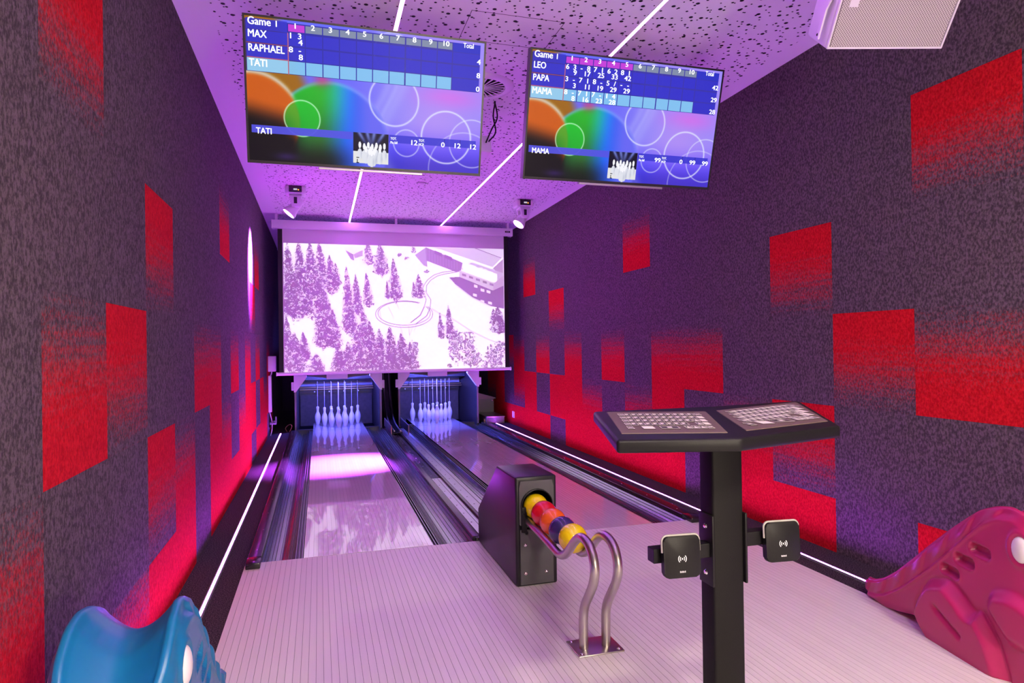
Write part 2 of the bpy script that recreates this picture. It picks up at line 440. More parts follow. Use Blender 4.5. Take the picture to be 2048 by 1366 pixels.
bm = B(); box(bm, .86, .93, 3.735, 3.79, -.05, .018, bev=.004); tag(mk('rail_end_block', bm, M_BLACKGL, smooth=40), 'small black block at the end of the middle rail by the ball return', 'end block')
for (x0, x1, nm) in ((.897, .985, 'row of bolted grey cover plates next to the thick dark rail'), (1.015, 1.130, 'row of bolted grey cover plates next to the second gutter')):
    t = thing('cover_plate_row', nm, 'cover plate', ((x0 + x1) / 2, 3.78, 0))
    ys = [3.79, 5.62, 7.4, 9.2]
    for a, b_ in zip(ys, ys[1:]):
        bm = B(); box(bm, x0 + .001, x1 - .001, a, b_ - .004, -.09, .0, bev=.002); p = mk('cover_plate', bm, M_ALU2 if a < 5 or x0 > 1 else M_RAIL, t)
        bm = B(); box(bm, x0 + (x1 - x0) * .66, x0 + (x1 - x0) * .70, a + .002, b_ - .006, -.0005, .0012); mk('seam', bm, M_RIBDK, p)
        y = a + .12
        while y < b_ - .05:
            bm = B(); lathe(bm, [(0, .0032), (.0035, .003), (.0062, 0)], (x0 + (x1 - x0) * .33, y, 0), 10); mk('bolt', bm, M_GREY, p, smooth=50)
            y += .235

# ------------------------------------------------------------------ LED strips
M_LEDF = emis('floor_led', MAG, L_FLOOR_STRIP)
M_LEDC = emis('ceiling_led', (.56, .15, .98), L_CEIL_STRIP)
def led_floor(x, label, y0=-.5, y1=9.25, w_=.0135):
    t = thing('led_strip', label, 'led strip', (x, (y0 + y1) / 2, -.006))
    bm = B()
    box(bm, x - w_ / 2 - .005, x - w_ / 2, y0, y1, -.0065, .004); box(bm, x + w_ / 2, x + w_ / 2 + .005, y0, y1, -.0065, .004); box(bm, x - w_ / 2, x + w_ / 2, y0, y1, -.0065, -.003)
    mk('profile', bm, M_GREY, t)
    bm = B(); y = y0 + .002
    while y < y1:
        ln_ = .0165 if y < 4.2 else .4
        box(bm, x - w_ / 2 + .0005, x + w_ / 2 - .0005, y, min(y1, y + ln_), -.003, .002); y += ln_ + (.0035 if y < 4.2 else .003)
    mk('diffuser', bm, M_LEDF, t)
led_floor(-.503, 'glowing violet led strip set in the carpet along the hot pink wall')
led_floor(2.452, 'glowing violet led strip set in the carpet along the red wall beside the keyboard stand')
def led_ceil(x, label, y0, y1, w_=.020):
    t = thing('led_strip', label, 'led strip', (x, (y0 + y1) / 2, ZC - .003))
    bm = B(); box(bm, x - w_ / 2 - .002, x - w_ / 2, y0, y1, ZC - .004, ZC + .01); box(bm, x + w_ / 2, x + w_ / 2 + .002, y0, y1, ZC - .004, ZC + .01); mk('profile', bm, M_WHMET, t)
    bm = B(); y = y0
    while y < y1:
        ln_ = .0165 if y < 3.6 else 1.0
        box(bm, x - w_ / 2, x + w_ / 2, y, min(y1, y + ln_), ZC - .003, ZC + .008); y += ln_ + (.003 if y < 3.6 else .004)
    mk('diffuser', bm, M_LEDC, t)
led_ceil(.398, 'white violet led line in the ceiling running behind the screen that lists Raphael', -3.0, 9.3)
led_ceil(1.609, 'white violet led line in the ceiling running behind the screen that lists Papa', -3.0, 9.3)

# ------------------------------------------------------------------ pictures as vertex colours
rng = np.random.default_rng(11)
def vnoise(h, w_, cy, cx):
    g = rng.random((cy + 2, cx + 2)); y = np.linspace(0, cy, h); x = np.linspace(0, cx, w_)
    yi = y.astype(int); xi = x.astype(int); fy = (y - yi)[:, None]; fx = (x - xi)[None]
    fy = fy * fy * (3 - 2 * fy); fx = fx * fx * (3 - 2 * fx)
    a = g[yi][:, xi]; b_ = g[yi][:, xi + 1]; c = g[yi + 1][:, xi]; d = g[yi + 1][:, xi + 1]
    return (a * (1 - fx) + b_ * fx) * (1 - fy) + (c * (1 - fx) + d * fx) * fy
def lin(a): return np.where(a <= .04045, a / 12.92, ((a + .055) / 1.055) ** 2.4)
def picture_mesh(name, img, x0, x1, ztop, zbot, y, strength, parent, base=(.01, .01, .012), rough=.4, spec=.12):
    """img: (h,w,3) sRGB floats; one face per pixel on a real flat panel facing -y"""
    h, w_ = img.shape[:2]
    xs = np.linspace(x0, x1, w_ + 1); zs = np.linspace(ztop, zbot, h + 1)
    co = np.zeros(((h + 1) * (w_ + 1), 3), np.float32); gx, gz = np.meshgrid(xs, zs); co[:, 0] = gx.ravel(); co[:, 1] = y; co[:, 2] = gz.ravel()
    i = (np.arange(h)[:, None] * (w_ + 1) + np.arange(w_)[None]).ravel()
    q = np.stack([i + w_ + 1, i + w_ + 2, i + 1, i], 1).astype(np.int32)
    me = bpy.data.meshes.new(name); me.vertices.add(len(co)); me.vertices.foreach_set('co', co.ravel())
    me.loops.add(q.size); me.loops.foreach_set('vertex_index', q.ravel())
    me.polygons.add(len(q)); me.polygons.foreach_set('loop_start', np.arange(0, q.size, 4, dtype=np.int32))
    me.update(calc_edges=True)
    at = me.color_attributes.new('Picture', 'FLOAT_COLOR', 'CORNER')
    c4 = np.ones((h * w_, 4), np.float32); c4[:, :3] = lin(np.clip(img, 0, 4)).reshape(-1, 3)
    at.data.foreach_set('color', np.repeat(c4, 4, axis=0).ravel())
    m = bpy.data.materials.new(name + '_image'); m.use_nodes = True; nt = m.node_tree; b = nt.nodes['Principled BSDF']
    b.inputs['Base Color'].default_value = (*base, 1); b.inputs['Roughness'].default_value = rough; b.inputs['Specular IOR Level'].default_value = spec
    a = nt.nodes.new('ShaderNodeVertexColor'); a.layer_name = 'Picture'
    nt.links.new(a.outputs[0], b.inputs['Emission Color']); b.inputs['Emission Strength'].default_value = strength
    me.materials.append(m)
    return link(name, me, parent)
def over(img, mask, col):
    m = np.clip(mask, 0, 1)[..., None]; img[:] = img * (1 - m) + np.array(col, float) * m
def sm(a, lo, hi): t = np.clip((a - lo) / (hi - lo), 0, 1); return t * t * (3 - 2 * t)

_font = {}
def text_into(verts, faces, s, size, x, z, y, ax='l', wx=1.0):
    """flat letters in the xz plane facing -y, appended to vert/face lists"""
    key = s
    if key not in _font:
        cu = bpy.data.curves.new('t', 'FONT'); cu.body = s; cu.size = 1; cu.resolution_u = 3
        ob = bpy.data.objects.new('t', cu); COL.objects.link(ob)
        dg = bpy.context.evaluated_depsgraph_get(); me = ob.evaluated_get(dg).to_mesh()
        _font[key] = ([tuple(v.co) for v in me.vertices], [tuple(p.vertices) for p in me.polygons])
        ob.evaluated_get(dg).to_mesh_clear(); bpy.data.objects.remove(ob); bpy.data.curves.remove(cu)
    V, F = _font[key]
    if not V: return
    mnx = min(v[0] for v in V); mxx = max(v[0] for v in V); wd = (mxx - mnx) * size * wx
    ox = {'l': 0, 'c': -wd / 2, 'r': -wd}[ax]; n = len(verts)
    for q, (bx, bz) in enumerate(((-.022, 0), (.022, 0), (0, .012), (0, -.012))):      # four slightly shifted outlines make the bold weight
        n = len(verts)
        for v in V: verts.append((x + ox + ((v[0] - mnx) + bx) * size * wx, y - q * .00006, z + (v[1] + bz) * size))
        for f in F: faces.append(tuple(i + n for i in f))

def tv_picture(left):
    Wp, Hp = 470, 270
    u, v = np.meshgrid((np.arange(Wp) + .5) / Wp, (np.arange(Hp) + .5) / Hp); a = .5634           # height / width
    img = np.zeros((Hp, Wp, 3)); V = v * a
    # lavender blue field on the right, deep blue at the bottom corner
    bl = np.stack([.40 + .22 * sm(u, .35, .75) - .35 * sm(v, .62, 1.0), .42 + .12 * sm(u, .4, .7) - .34 * sm(v, .6, 1.0), .97 + 0 * u - .18 * sm(v, .8, 1)], -1)
    img[:] = bl
    over(img, np.exp(-(((u - .85) / .13) ** 2 + ((v - .43) / .08) ** 2)) * .8, (.84, .42, .92))
    over(img, np.exp(-(((u - .80) / .12) ** 2 + ((v - .60) / .16) ** 2)) * .45, (.75, .58, .95))
    for (cx, wd) in ((.54, .02), (.60, .03), (.575, .012)):
        over(img, np.exp(-((u - cx - .05 * np.sin(v * 6)) / wd) ** 2) * .25, (.78, .80, 1.0))
    # big blue-green ball
    d = np.hypot(u - .335, V - .47) / .25
    ball = sm(d, 1.02, .96)
    gcol = np.stack([.05 + .10 * sm(u, .1, .3) * (1 - sm(u, .28, .4)) + .35 * sm(u, .36, .52), .35 + .35 * sm(v, .95, .45) * (1 - sm(u, .34, .46)) + .05 * sm(u, .36, .5), .15 + .8 * sm(u, .28, .42)], -1)
    gcol = gcol * (1 - .75 * sm(v, .80, 1.0) * (1 - sm(u, .30, .5)))[..., None]
    img[:] = img * (1 - ball[..., None]) + gcol * ball[..., None]
    over(img, np.exp(-((d - .97) / .035) ** 2) * .5 * sm(v, .9, .5), (.62, .66, 1.0))
    # orange ball at the left, yellow part, dark foot
    left_m = sm(u + .25 * np.abs(v - .45), .27, .20)
    over(img, left_m * (1 - ball), (.62, .40, .05))
    d2 = np.hypot(u - .02, V - .40) / .19
    over(img, sm(d2, 1.03, .95), (.80, .36, .04))
    over(img, np.exp(-((d2 - 1.0) / .05) ** 2) * sm(v, .62, .45) * .8, (.85, .82, .78))
    over(img, sm(v + .35 * (.2 - u), .60, .80) * sm(u, .25, .12), (.03, .02, .02))
    over(img, sm(v, .78, .86) * sm(u, .21, .17), (.02, .012, .03))
    over(img, np.exp(-(((u - .15) / .05) ** 2 + ((v - .96) / .03) ** 2)) * .5, (.28, .15, .55))
    over(img, np.exp(-(((u - .30) / .035) ** 2 + ((v - .385) / .05) ** 2)) * .7, (.80, .25, .45))
    # thin rings
    def ring(cx, cv, r, wd=.004, al=.75, col=(.90, .92, 1.0)):
        over(img, np.exp(-((np.hypot(u - cx, V - cv * a) - r) / wd) ** 2) * al, col)
    gd = np.hypot(u - .217, V - .675 * a); over(img, sm(gd, .073, .066) * .65, (.10, .78, .18))
    ring(.217, .675, .073, .003, .85, (.75, 1, .80)); ring(.605, .487, .107); ring(.596, .143, .080, .003, .45); ring(.662, .80, .057, .003, .6)
    ring(.842, .735, .113, .004, .8); ring(.962, .77, .105, .003, .6); ring(.93, .98, .165, .003, .45)
    # score table
    cols = [.009 + .157, .235, .304, .373, .442, .511, .580, .650, .720, .789, .858]
    x_end = .984
    rows = [.018, .084, .176, .274, .372]
    def rect(x0, x1, y0, y1, col, al):
        over(img, ((u > x0) & (u < x1) & (v > y0) & (v < y1)) * al, col)
    g = .0022; gv = .0038
    blue = (.20, .20, .82)
    rect(.0, x_end, rows[0], rows[4], (.10, .10, .55), .75)
    rect(.004, cols[0] - g, .010, rows[1], blue, .8)
    for r in range(1, 4):
        act = r == 3
        rect(.004, cols[0] - g, rows[r] + gv, rows[r + 1] - gv, (.62, .86, .98) if act else blue, .9)
        for c in range(10): rect(cols[c] + g, cols[c + 1] - g, rows[r] + gv, rows[r + 1] - gv, (.55, .83, .98) if act else blue, .82 if not act else .88)
        rect(cols[10] + g, x_end, rows[r] + gv, rows[r + 1] - gv, blue, .75)
    nmag = 1 if left else 5
    for c in range(10): rect(cols[c] + g, cols[c + 1] - g, rows[0] + .008, rows[1] - .010, (.80, .25, .86) if c < nmag else (.52, .57, .66), .95)
    rect(cols[10] + g, x_end, rows[0], rows[1], (.16, .20, .80), .8)
    for r in (2, 3): rect(.004, cols[0], rows[r] - .003, rows[r] + .003, (.80, .35, .45), .8)
    rect(cols[0] - .0016, cols[0] + .0016, rows[1], rows[4], (.85, .45, .50), .8)
    # name bar, pins picture, totals
    rect(.012, .427, .744, .800, (.32, .32, .88), .95)
    rect(.430, .584, .744, .974, (.03, .03, .14), 1)
    for cx, s_ in ((.455, .35), (.49, .15), (.52, -.1), (.56, -.35)):
        over(img, np.exp(-((u - cx - s_ * (v - .745)) / .009) ** 2) * sm(v, .87, .75) * ((u > .43) & (u < .584) & (v > .744) & (v < .974)) * .75, (.55, .62, 1.0))
    rect(.430, .584, .885, .974, (.90, .90, .90), 1)
    for i, (cx, cv, s_) in enumerate([(.458, .905, 1), (.477, .915, .92), (.495, .905, 1), (.512, .915, .92), (.530, .905, 1), (.547, .915, .92), (.565, .905, 1), (.485, .935, 1), (.505, .935, 1), (.525, .935, 1), (.545, .935, 1), (.500, .952, 1), (.520, .952, 1), (.510, .962, 1)]):
        over(img, sm(np.hypot((u - cx) / .0105, (v - cv) / .042), 1.08, .9), (.88, .89, .93)); over(img, sm(np.hypot((u - cx) / .0062, (v - cv + .068) / .026), 1.1, .85), (.97, .97, 1.0))
        over(img, np.exp(-(((u - cx - .008) / .004) ** 2 + ((v - cv) / .03) ** 2)) * .35, (.55, .58, .70))
    rect(.586, .981, .746, .803, (.20, .20, .80), .85)
    for c in (.729, .836, .908): rect(c - .001, c + .001, .746, .803, (.10, .10, .50), 1)
    return np.clip(img, 0, 1)

TV_TXT = [
    dict(nm=['MAX', 'RAPHAEL', 'TATI'], fr=[[('1', '3', '4')], [('8', '-', '8')], []], tot=['4', '8', '0'], bar='TATI', st=('12', '0', '12', '12')),
    dict(nm=['LEO', 'PAPA', 'MAMA'], fr=[[('6', '3', '9'), ('-', '8', '17'), ('7', '1', '25'), ('6', '2', '33'), ('8', '1', '42')],
         [('3', '-', '3'), ('7', '1', '11'), ('8', '-', '19'), ('5', '/', '29'), ('-', '-', '29')], [('8', '-', '8'), ('7', '1', '16'), ('7', '-', '23'), ('1', '4', '28')]],
         tot=['42', '29', '28'], bar='MAMA', st=('99', '0', '99', '99'))]
TW, TH, TT = 1.12, .644, .272
M_TXT = emis('screen_text', (1, 1, 1), 1.35)
M_TXTD = emis('screen_text_dark', (.02, .02, .02), 1)
def tv(i, tl, label):
    c = Vector(tl) + Vector((TW / 2, 0, 0)) + Vector((0, math.sin(TT), -math.cos(TT))) * TH / 2
    t = thing('score_television', label, 'television', c, None, (TT, 0, 0))
    # body: thin bezel and rear housing
    bm = B(); hx, hz, b_ = TW / 2, TH / 2, .009
    box(bm, -hx, -hx + b_, -.004, .045, -hz, hz); box(bm, hx - b_, hx, -.004, .045, -hz, hz); box(bm, -hx + b_, hx - b_, -.004, .045, hz - b_, hz); box(bm, -hx + b_, hx - b_, -.004, .045, -hz, -hz + .013)
    mk('bezel', bm, M_TVF, t, local=True)
    bm = B(); box(bm, -hx + .004, hx - .004, .012, .045, -hz + .004, hz - .004); box(bm, -hx + .12, hx - .12, .045, .085, -hz + .06, hz - .10, bev=.015); mk('rear_housing', bm, M_BLACK, t, local=True)
    bm = B(); box(bm, -hx + TW * .285, -hx + TW * .735, -.008, .022, -hz - .013, -hz - .001, bev=.003); mk('speaker_bar', bm, M_SILV, t, local=True)
    bm = B(); box(bm, -.22, .22, .085, .11, -.10, .10); box(bm, *((.12, .20) if i else (-.06, .02)), .11, .30, .0, .06)
    mk('wall_mount_plate', bm, M_BLACK, t, local=True)
    inv = Matrix.Rotation(-TT, 3, 'X')                # ceiling pole, vertical in the world
    bm = B(); a = inv @ (Vector((0, 0, 0))) + Vector((.16 if i else -.02, .275, .03)); top = inv @ Vector((0, 0, 1)); 
    wz = c.z + (Matrix.Rotation(TT, 3, 'X') @ a).z
    tube(bm, [a, a + top * (ZC - wz)], .022, 12)
    mk('ceiling_pole', bm, M_BLACK, t, local=True, smooth=40)
    p = picture_mesh('screen', tv_picture(i == 0), -hx + .009, hx - .009, hz - .009, -hz + .013, -.001, L_TV, t)
    X = lambda uu: -hx + uu * TW
    Z = lambda vv: hz - vv * TH
    d = TV_TXT[i]; y = -.0025
    def T(s, uu, vv, sz, ax='l', wx=1.0):
        Vv, Ff = [], []; text_into(Vv, Ff, s, sz * TH, X(uu), Z(vv), y, ax, wx)
        me = bpy.data.meshes.new('lettering'); me.from_pydata(Vv, [], Ff); me.materials.append(M_TXT); link('lettering', me, p)
    T('Game', .020, .066, .070, 'l', .92); T('1', .128, .066, .056, 'c')
    cols = [.166, .235, .304, .373, .442, .511, .580, .650, .720, .789, .858]
    rows = [.018, .084, .176, .274, .372]
    for c_ in range(10): T(str(c_ + 1), (cols[c_] + cols[c_ + 1]) / 2, .064, .050, 'c', 1.15)
    T('Total', .921, .060, .048, 'c', .8)
    for r in range(3):
        T(d['nm'][r], .020, rows[r + 1] + .062, .068, 'l', .86)
        T(d['tot'][r], .978, rows[r + 2] - .008, .052, 'r', 1.15)
        for c_, (a_, b2, s_) in enumerate(d['fr'][r]):
            T(a_, cols[c_] + .016, rows[r + 1] + .046, .053, 'c', 1.15); T(b2, cols[c_] + .051, rows[r + 1] + .046, .053, 'c', 1.15); T(s_, cols[c_] + .062, rows[r + 2] - .006, .053, 'r', 1.15)
    T(d['bar'], .038, .792, .060, 'l', .86)
    T('TOT.', .590, .768, .026, 'l', .8); T('Pin fall', .590, .797, .026, 'l', .8); T('TOT.', .714, .768, .026, 'l', .8); T('HCP', .714, .797, .026, 'l', .8)
    T(d['st'][0], .708, .796, .052, 'r', 1.15)
    for s_, uu in zip(d['st'][1:], (.830, .903, .975)): T(s_, uu, .796, .052, 'r', 1.15)
    Vv, Ff = [], []; text_into(Vv, Ff, 'I', .042 * TH, X(.447), Z(.955), y - .0005, 'l', 1)
    n = len(Vv); 
    for zz in (.918, .955):
        k = len(Vv); Vv += [(X(.444), y - .0005, Z(zz)), (X(.456), y - .0005, Z(zz)), (X(.456), y - .0005, Z(zz - .006)), (X(.444), y - .0005, Z(zz - .006))]; Ff.append((k, k + 1, k + 2, k + 3))
    me = bpy.data.meshes.new('frame_mark'); me.from_pydata(Vv, [], Ff); me.materials.append(M_TXTD); link('frame_mark', me, p)
tv(0, (-.312, 3.133, 2.631), 'large hanging score screen listing Max, Raphael and Tati')
tv(1, (1.040, 3.137, 2.634), 'hanging score screen listing Leo, Papa and Mama')

# ------------------------------------------------------------------ projection screen with snow scene
def snow_picture():
    Wp, Hp = 720, 416; img = np.zeros((Hp, Wp, 3)); img[:] = (.955, .975, .985)
    u, v = np.meshgrid((np.arange(Wp) + .5) / Wp, (np.arange(Hp) + .5) / Hp)
    X = 140 + u * 1376; top = 448 + (X - 140) * .0306; bot = 1252 - (X - 140) * .0196; Y = top + v * (bot - top)
    nz = vnoise(Hp, Wp, 75, 130); nz2 = vnoise(Hp, Wp, 190, 330); nz3 = vnoise(Hp, Wp, 20, 30)
    img -= (.03 * nz3)[..., None]
    DK = (.05, .03, .06)
    def poly(pts, col, al=1.0):
        ins = np.zeros_like(X, bool); n = len(pts)
        for i in range(n):
            x0, y0 = pts[i]; x1, y1 = pts[(i + 1) % n]
            c = ((y0 > Y) != (y1 > Y)); t = np.where(c, (x1 - x0) * (Y - y0) / ((y1 - y0) if y1 != y0 else 1e-9) + x0, -1e9)
            ins ^= c & (X < t)
        over(img, ins * al, col)
    def line(pts, wd, col, al=1.0):
        d = np.full_like(X, 1e9)
        for (x0, y0), (x1, y1) in zip(pts, pts[1:]):
            L = (x1 - x0) ** 2 + (y1 - y0) ** 2; t = np.clip(((X - x0) * (x1 - x0) + (Y - y0) * (y1 - y0)) / L, 0, 1)
            d = np.minimum(d, np.hypot(X - x0 - t * (x1 - x0), Y - y0 - t * (y1 - y0)))
        over(img, sm(d, wd + 1.2, wd - .6) * al, col)
    def conifer(x, yt, yb, hw, snow=.62):
        t = (Y - yt) / (yb - yt); lean = 0.06 * (Y - yt)
        w_ = hw * np.clip(t * 1.15, 0, 1) ** .75 * (.72 + .28 * np.abs(np.sin(t * 22 + nz * 6))) * (.45 + 1.0 * nz2)
        w_ = w_ * (1 - .85 * np.clip((t - .86) / .14, 0, 1) ** 1.5)
        m = (t > 0) & (t < .90 + .2 * nz) & (np.abs(X - x - lean) < w_)
        speck = (nz2 * .55 + nz * .45 > snow) & (rng.random(X.shape) > .25)
        over(img, (m & ~speck) * 1.0, DK); over(img, (m & speck) * .75, (.93, .93, .97))
    def bushy(x, y, rx, ry):
        m = (np.hypot((X - x) / rx, (Y - y) / ry) + (nz - .5) * .9 + (nz2 - .5) * .6) < .9
        over(img, (m & (nz2 + .3 * nz < .78)) * .9, (.20, .17, .30))
    # far road and roller coaster
    line([(1035, 860), (1090, 895), (1180, 930), (1290, 1000), (1400, 1050), (1505, 1088)], 4, (.70, .72, .78), .7)
    el = [(860 + 165 * math.cos(a), 888 + 74 * math.sin(a)) for a in np.linspace(-.6, 2 * math.pi - 1.0, 40)]
    tr = [(985, 850), (1000, 800), (972, 760), (985, 715), (1010, 680), (1050, 650), (1110, 632), (1200, 622)]
    tr2 = [(1022, 860), (1030, 805), (1000, 760), (1003, 715), (1030, 682), (1075, 655), (1130, 642), (1200, 632)]
    for q in (el, [(x_ * 1.0 + (x_ - 860) * .09, y_ + (y_ - 888) * .12 + 5) for x_, y_ in el], tr, tr2): line(q, 2.0, (.38, .33, .52), .9)
    line([(900, 945), (960, 900), (985, 850)], 3, (.35, .30, .5)); line([(930, 955), (1000, 905), (1022, 860)], 2.5, (.35, .30, .5))
    for x_, y_, x2, y2 in ((705, 860, 715, 935), (760, 850, 790, 910), (830, 960, 850, 1030), (885, 965, 890, 1025), (890, 1025, 915, 965), (810, 820, 825, 860), (935, 955, 920, 1000), (1040, 690, 1050, 710), (1150, 660, 1160, 690)): line([(x_, y_), (x2, y2)], .9, (.45, .42, .55), .8)
    # chalet, top right
    poly([(930, 525), (1000, 478), (1010, 600), (985, 590)], (.52, .42, .68)); poly([(1000, 476), (1240, 575), (1225, 630), (1195, 632), (1002, 560)], (.35, .24, .42))
    for i in range(12): line([(1005 + i * 18, 480 + i * 8), (1005 + i * 18, 562 + i * 5)], 1, (.62, .55, .75), .6)
    for x_, y_ in ((1080, 513), (1145, 538)): poly([(x_ - 22, y_ - 16), (x_ + 25, y_ + 2), (x_ + 25, y_ + 24), (x_ - 22, y_ + 6)], (.12, .10, .2))
    poly([(1050, 478), (1340, 485), (1512, 548), (1440, 602), (1090, 492)], (.66, .68, .78)); poly([(1340, 485), (1514, 490), (1514, 545)], (.74, .76, .84))
    line([(1325, 484), (1500, 545)], 2, (.25, .22, .32)); line([(1090, 492), (1440, 606), (1508, 545)], 3.2, (.97, 1, 1)); poly([(1440, 612), (1512, 552), (1512, 640), (1470, 630)], (.62, .40, .58))
    poly([(1225, 612), (1300, 572), (1512, 640), (1512, 660), (1450, 695)], (.62, .60, .74))
    over(img, ((np.abs(Y - (600 + (X - 1260) * .36)) < 22 + 14 * nz) & (X > 1240) & (X < 1470)) * 1.0, (.96, .97, 1))
    poly([(1218, 622), (1450, 700), (1440, 748), (1216, 662)], (.80, .68, .66)); poly([(1450, 700), (1514, 655), (1514, 720), (1440, 748)], (.66, .52, .60))
    for i in range(5): poly([(1235 + i * 46, 640 + i * 15), (1262 + i * 46, 648 + i * 15), (1262 + i * 46, 662 + i * 15), (1235 + i * 46, 654 + i * 15)], (.40, .28, .42))
    poly([(1150, 665), (1216, 662), (1440, 748), (1514, 718), (1514, 862), (1425, 845), (1300, 790), (1195, 715)], (.28, .18, .38))
    for x_, y_ in ((1325, 720), (1370, 745), (1318, 775), (1368, 815), (1420, 825), (1410, 755)): poly([(x_ - 12, y_ - 10), (x_ + 12, y_ - 4), (x_ + 12, y_ + 12), (x_ - 12, y_ + 6)], (.86, .86, .92))
    line([(1195, 715), (1300, 792), (1425, 848)], 4, (.75, .74, .82), .8)
    # hut
    poly([(495, 476), (600, 478), (606, 500), (548, 520), (500, 495)], (.90, .90, .95)); poly([(500, 492), (550, 520), (555, 560), (535, 550)], (.45, .30, .52)); poly([(550, 520), (608, 492), (606, 530), (560, 545)], (.62, .45, .62))
    for x_, y_ in ((835, 525), (878, 545), (922, 487), (925, 500), (1005, 628)): bushy(x_, y_, 16, 10)
    T = [(160, 440, 920, 72), (225, 440, 770, 70), (290, 440, 800, 75), (345, 440, 720, 60), (405, 520, 770, 52), (440, 570, 720, 36), (200, 640, 930, 75), (262, 660, 900, 62), (338, 600, 960, 72),
         (380, 740, 1090, 66), (345, 820, 1110, 60), (420, 860, 1110, 58), (505, 590, 1035, 58), (560, 640, 900, 42), (625, 630, 855, 38), (600, 850, 1090, 62), (150, 900, 1262, 60), (195, 1000, 1262, 75), (245, 1000, 1190, 52),
         (320, 1130, 1262, 70), (455, 1080, 1262, 75), (510, 1060, 1262, 75), (560, 980, 1262, 82), (640, 930, 1262, 78), (700, 980, 1260, 72), (765, 970, 1255, 84), (835, 1010, 1250, 80), (892, 1060, 1245, 56),
         (636, 440, 590, 42), (710, 440, 655, 62), (792, 540, 815, 52), (752, 680, 800, 20), (950, 640, 800, 42), (918, 690, 795, 24), (1140, 835, 1062, 40), (1085, 880, 1050, 30), (1470, 840, 1020, 70), (1440, 860, 960, 36)]
    for q in T: conifer(*q)
    for x_, y_, rx, ry in ((1195, 1100, 55, 95), (1270, 1090, 45, 75), (1300, 1170, 60, 55), (1440, 1165, 60, 75), (1490, 1120, 30, 60), (920, 1110, 25, 50), (1145, 1215, 14, 12), (1380, 1215, 30, 16)): bushy(x_, y_, rx, ry)
    grey = img.mean(axis=2, keepdims=True)
    return np.clip(img * .2 + grey * .8, 0, 1)
SY = 8.5
ps = thing('projection_screen', 'wide roll-down screen showing a snowy forest with a toboggan loop', 'projection screen', (.986, SY, .81))
bm = B(); box(bm, -.534, 2.506, SY - .035, SY + .075, 2.598, 2.70, bev=.008, seg=2); cs = mk('casing', bm, M_WHMET, ps, smooth=40)
bm = B(); box(bm, -.540, -.530, SY - .04, SY + .08, 2.594, 2.704, bev=.004); box(bm, 2.502, 2.512, SY - .04, SY + .08, 2.594, 2.704, bev=.004); mk('casing_end', bm, M_WHITE, ps)
bm = B(); box(bm, 2.405, 2.475, SY - .0375, SY - .034, 2.640, 2.662, bev=.004); bd = mk('badge', bm, M_BLACKGL, cs)
bm = B(); box(bm, 2.418, 2.462, SY - .0385, SY - .0370, 2.6485, 2.6535); mk('badge_mark', bm, M_WHITE, cs)
bm = B(); box(bm, -.56, -.534, SY, SY + .03, 2.685, 2.692); box(bm, -.50, -.47, SY - .01, SY + .05, 2.70, ZC); box(bm, 2.44, 2.47, SY - .01, SY + .05, 2.70, ZC); box(bm, .95, .98, SY - .01, SY + .05, 2.70, ZC); mk('ceiling_bracket', bm, M_WHMET, ps)
M_FABRIC = mat('screen_fabric', (.62, .59, .62), .9, spec=.1)
bm = B(); box(bm, -.419, 2.400, SY + .020, SY + .024, .822, 2.62); mk('fabric', bm, M_FABRIC, ps)
for a, b_ in ((-.472, -.419), (2.400, 2.456)):
    bm = B(); box(bm, a, b_, SY + .020, SY + .024, .83, 2.62); mk('black_border', bm, M_BLACK, ps)
pm = picture_mesh('projected_image', snow_picture(), -.407, 2.395, 2.427, .838, SY + .0185, L_PROJ, ps, base=(.60, .57, .60), rough=.9)
pm.location = -Vector(ps.location)
bm = B(); tube(bm, [(-.500, SY + .02, .818), (2.470, SY + .02, .818)], .020, 12); mk('weight_bar', bm, M_WHMET, ps, smooth=40)
bm = B(); tube(bm, [(-.506, SY + .02, .818), (-.497, SY + .02, .818)], .025, 12); tube(bm, [(2.467, SY + .02, .818), (2.478, SY + .02, .818)], .025, 12); mk('bar_end_cap', bm, M_WHITE, ps, smooth=40)

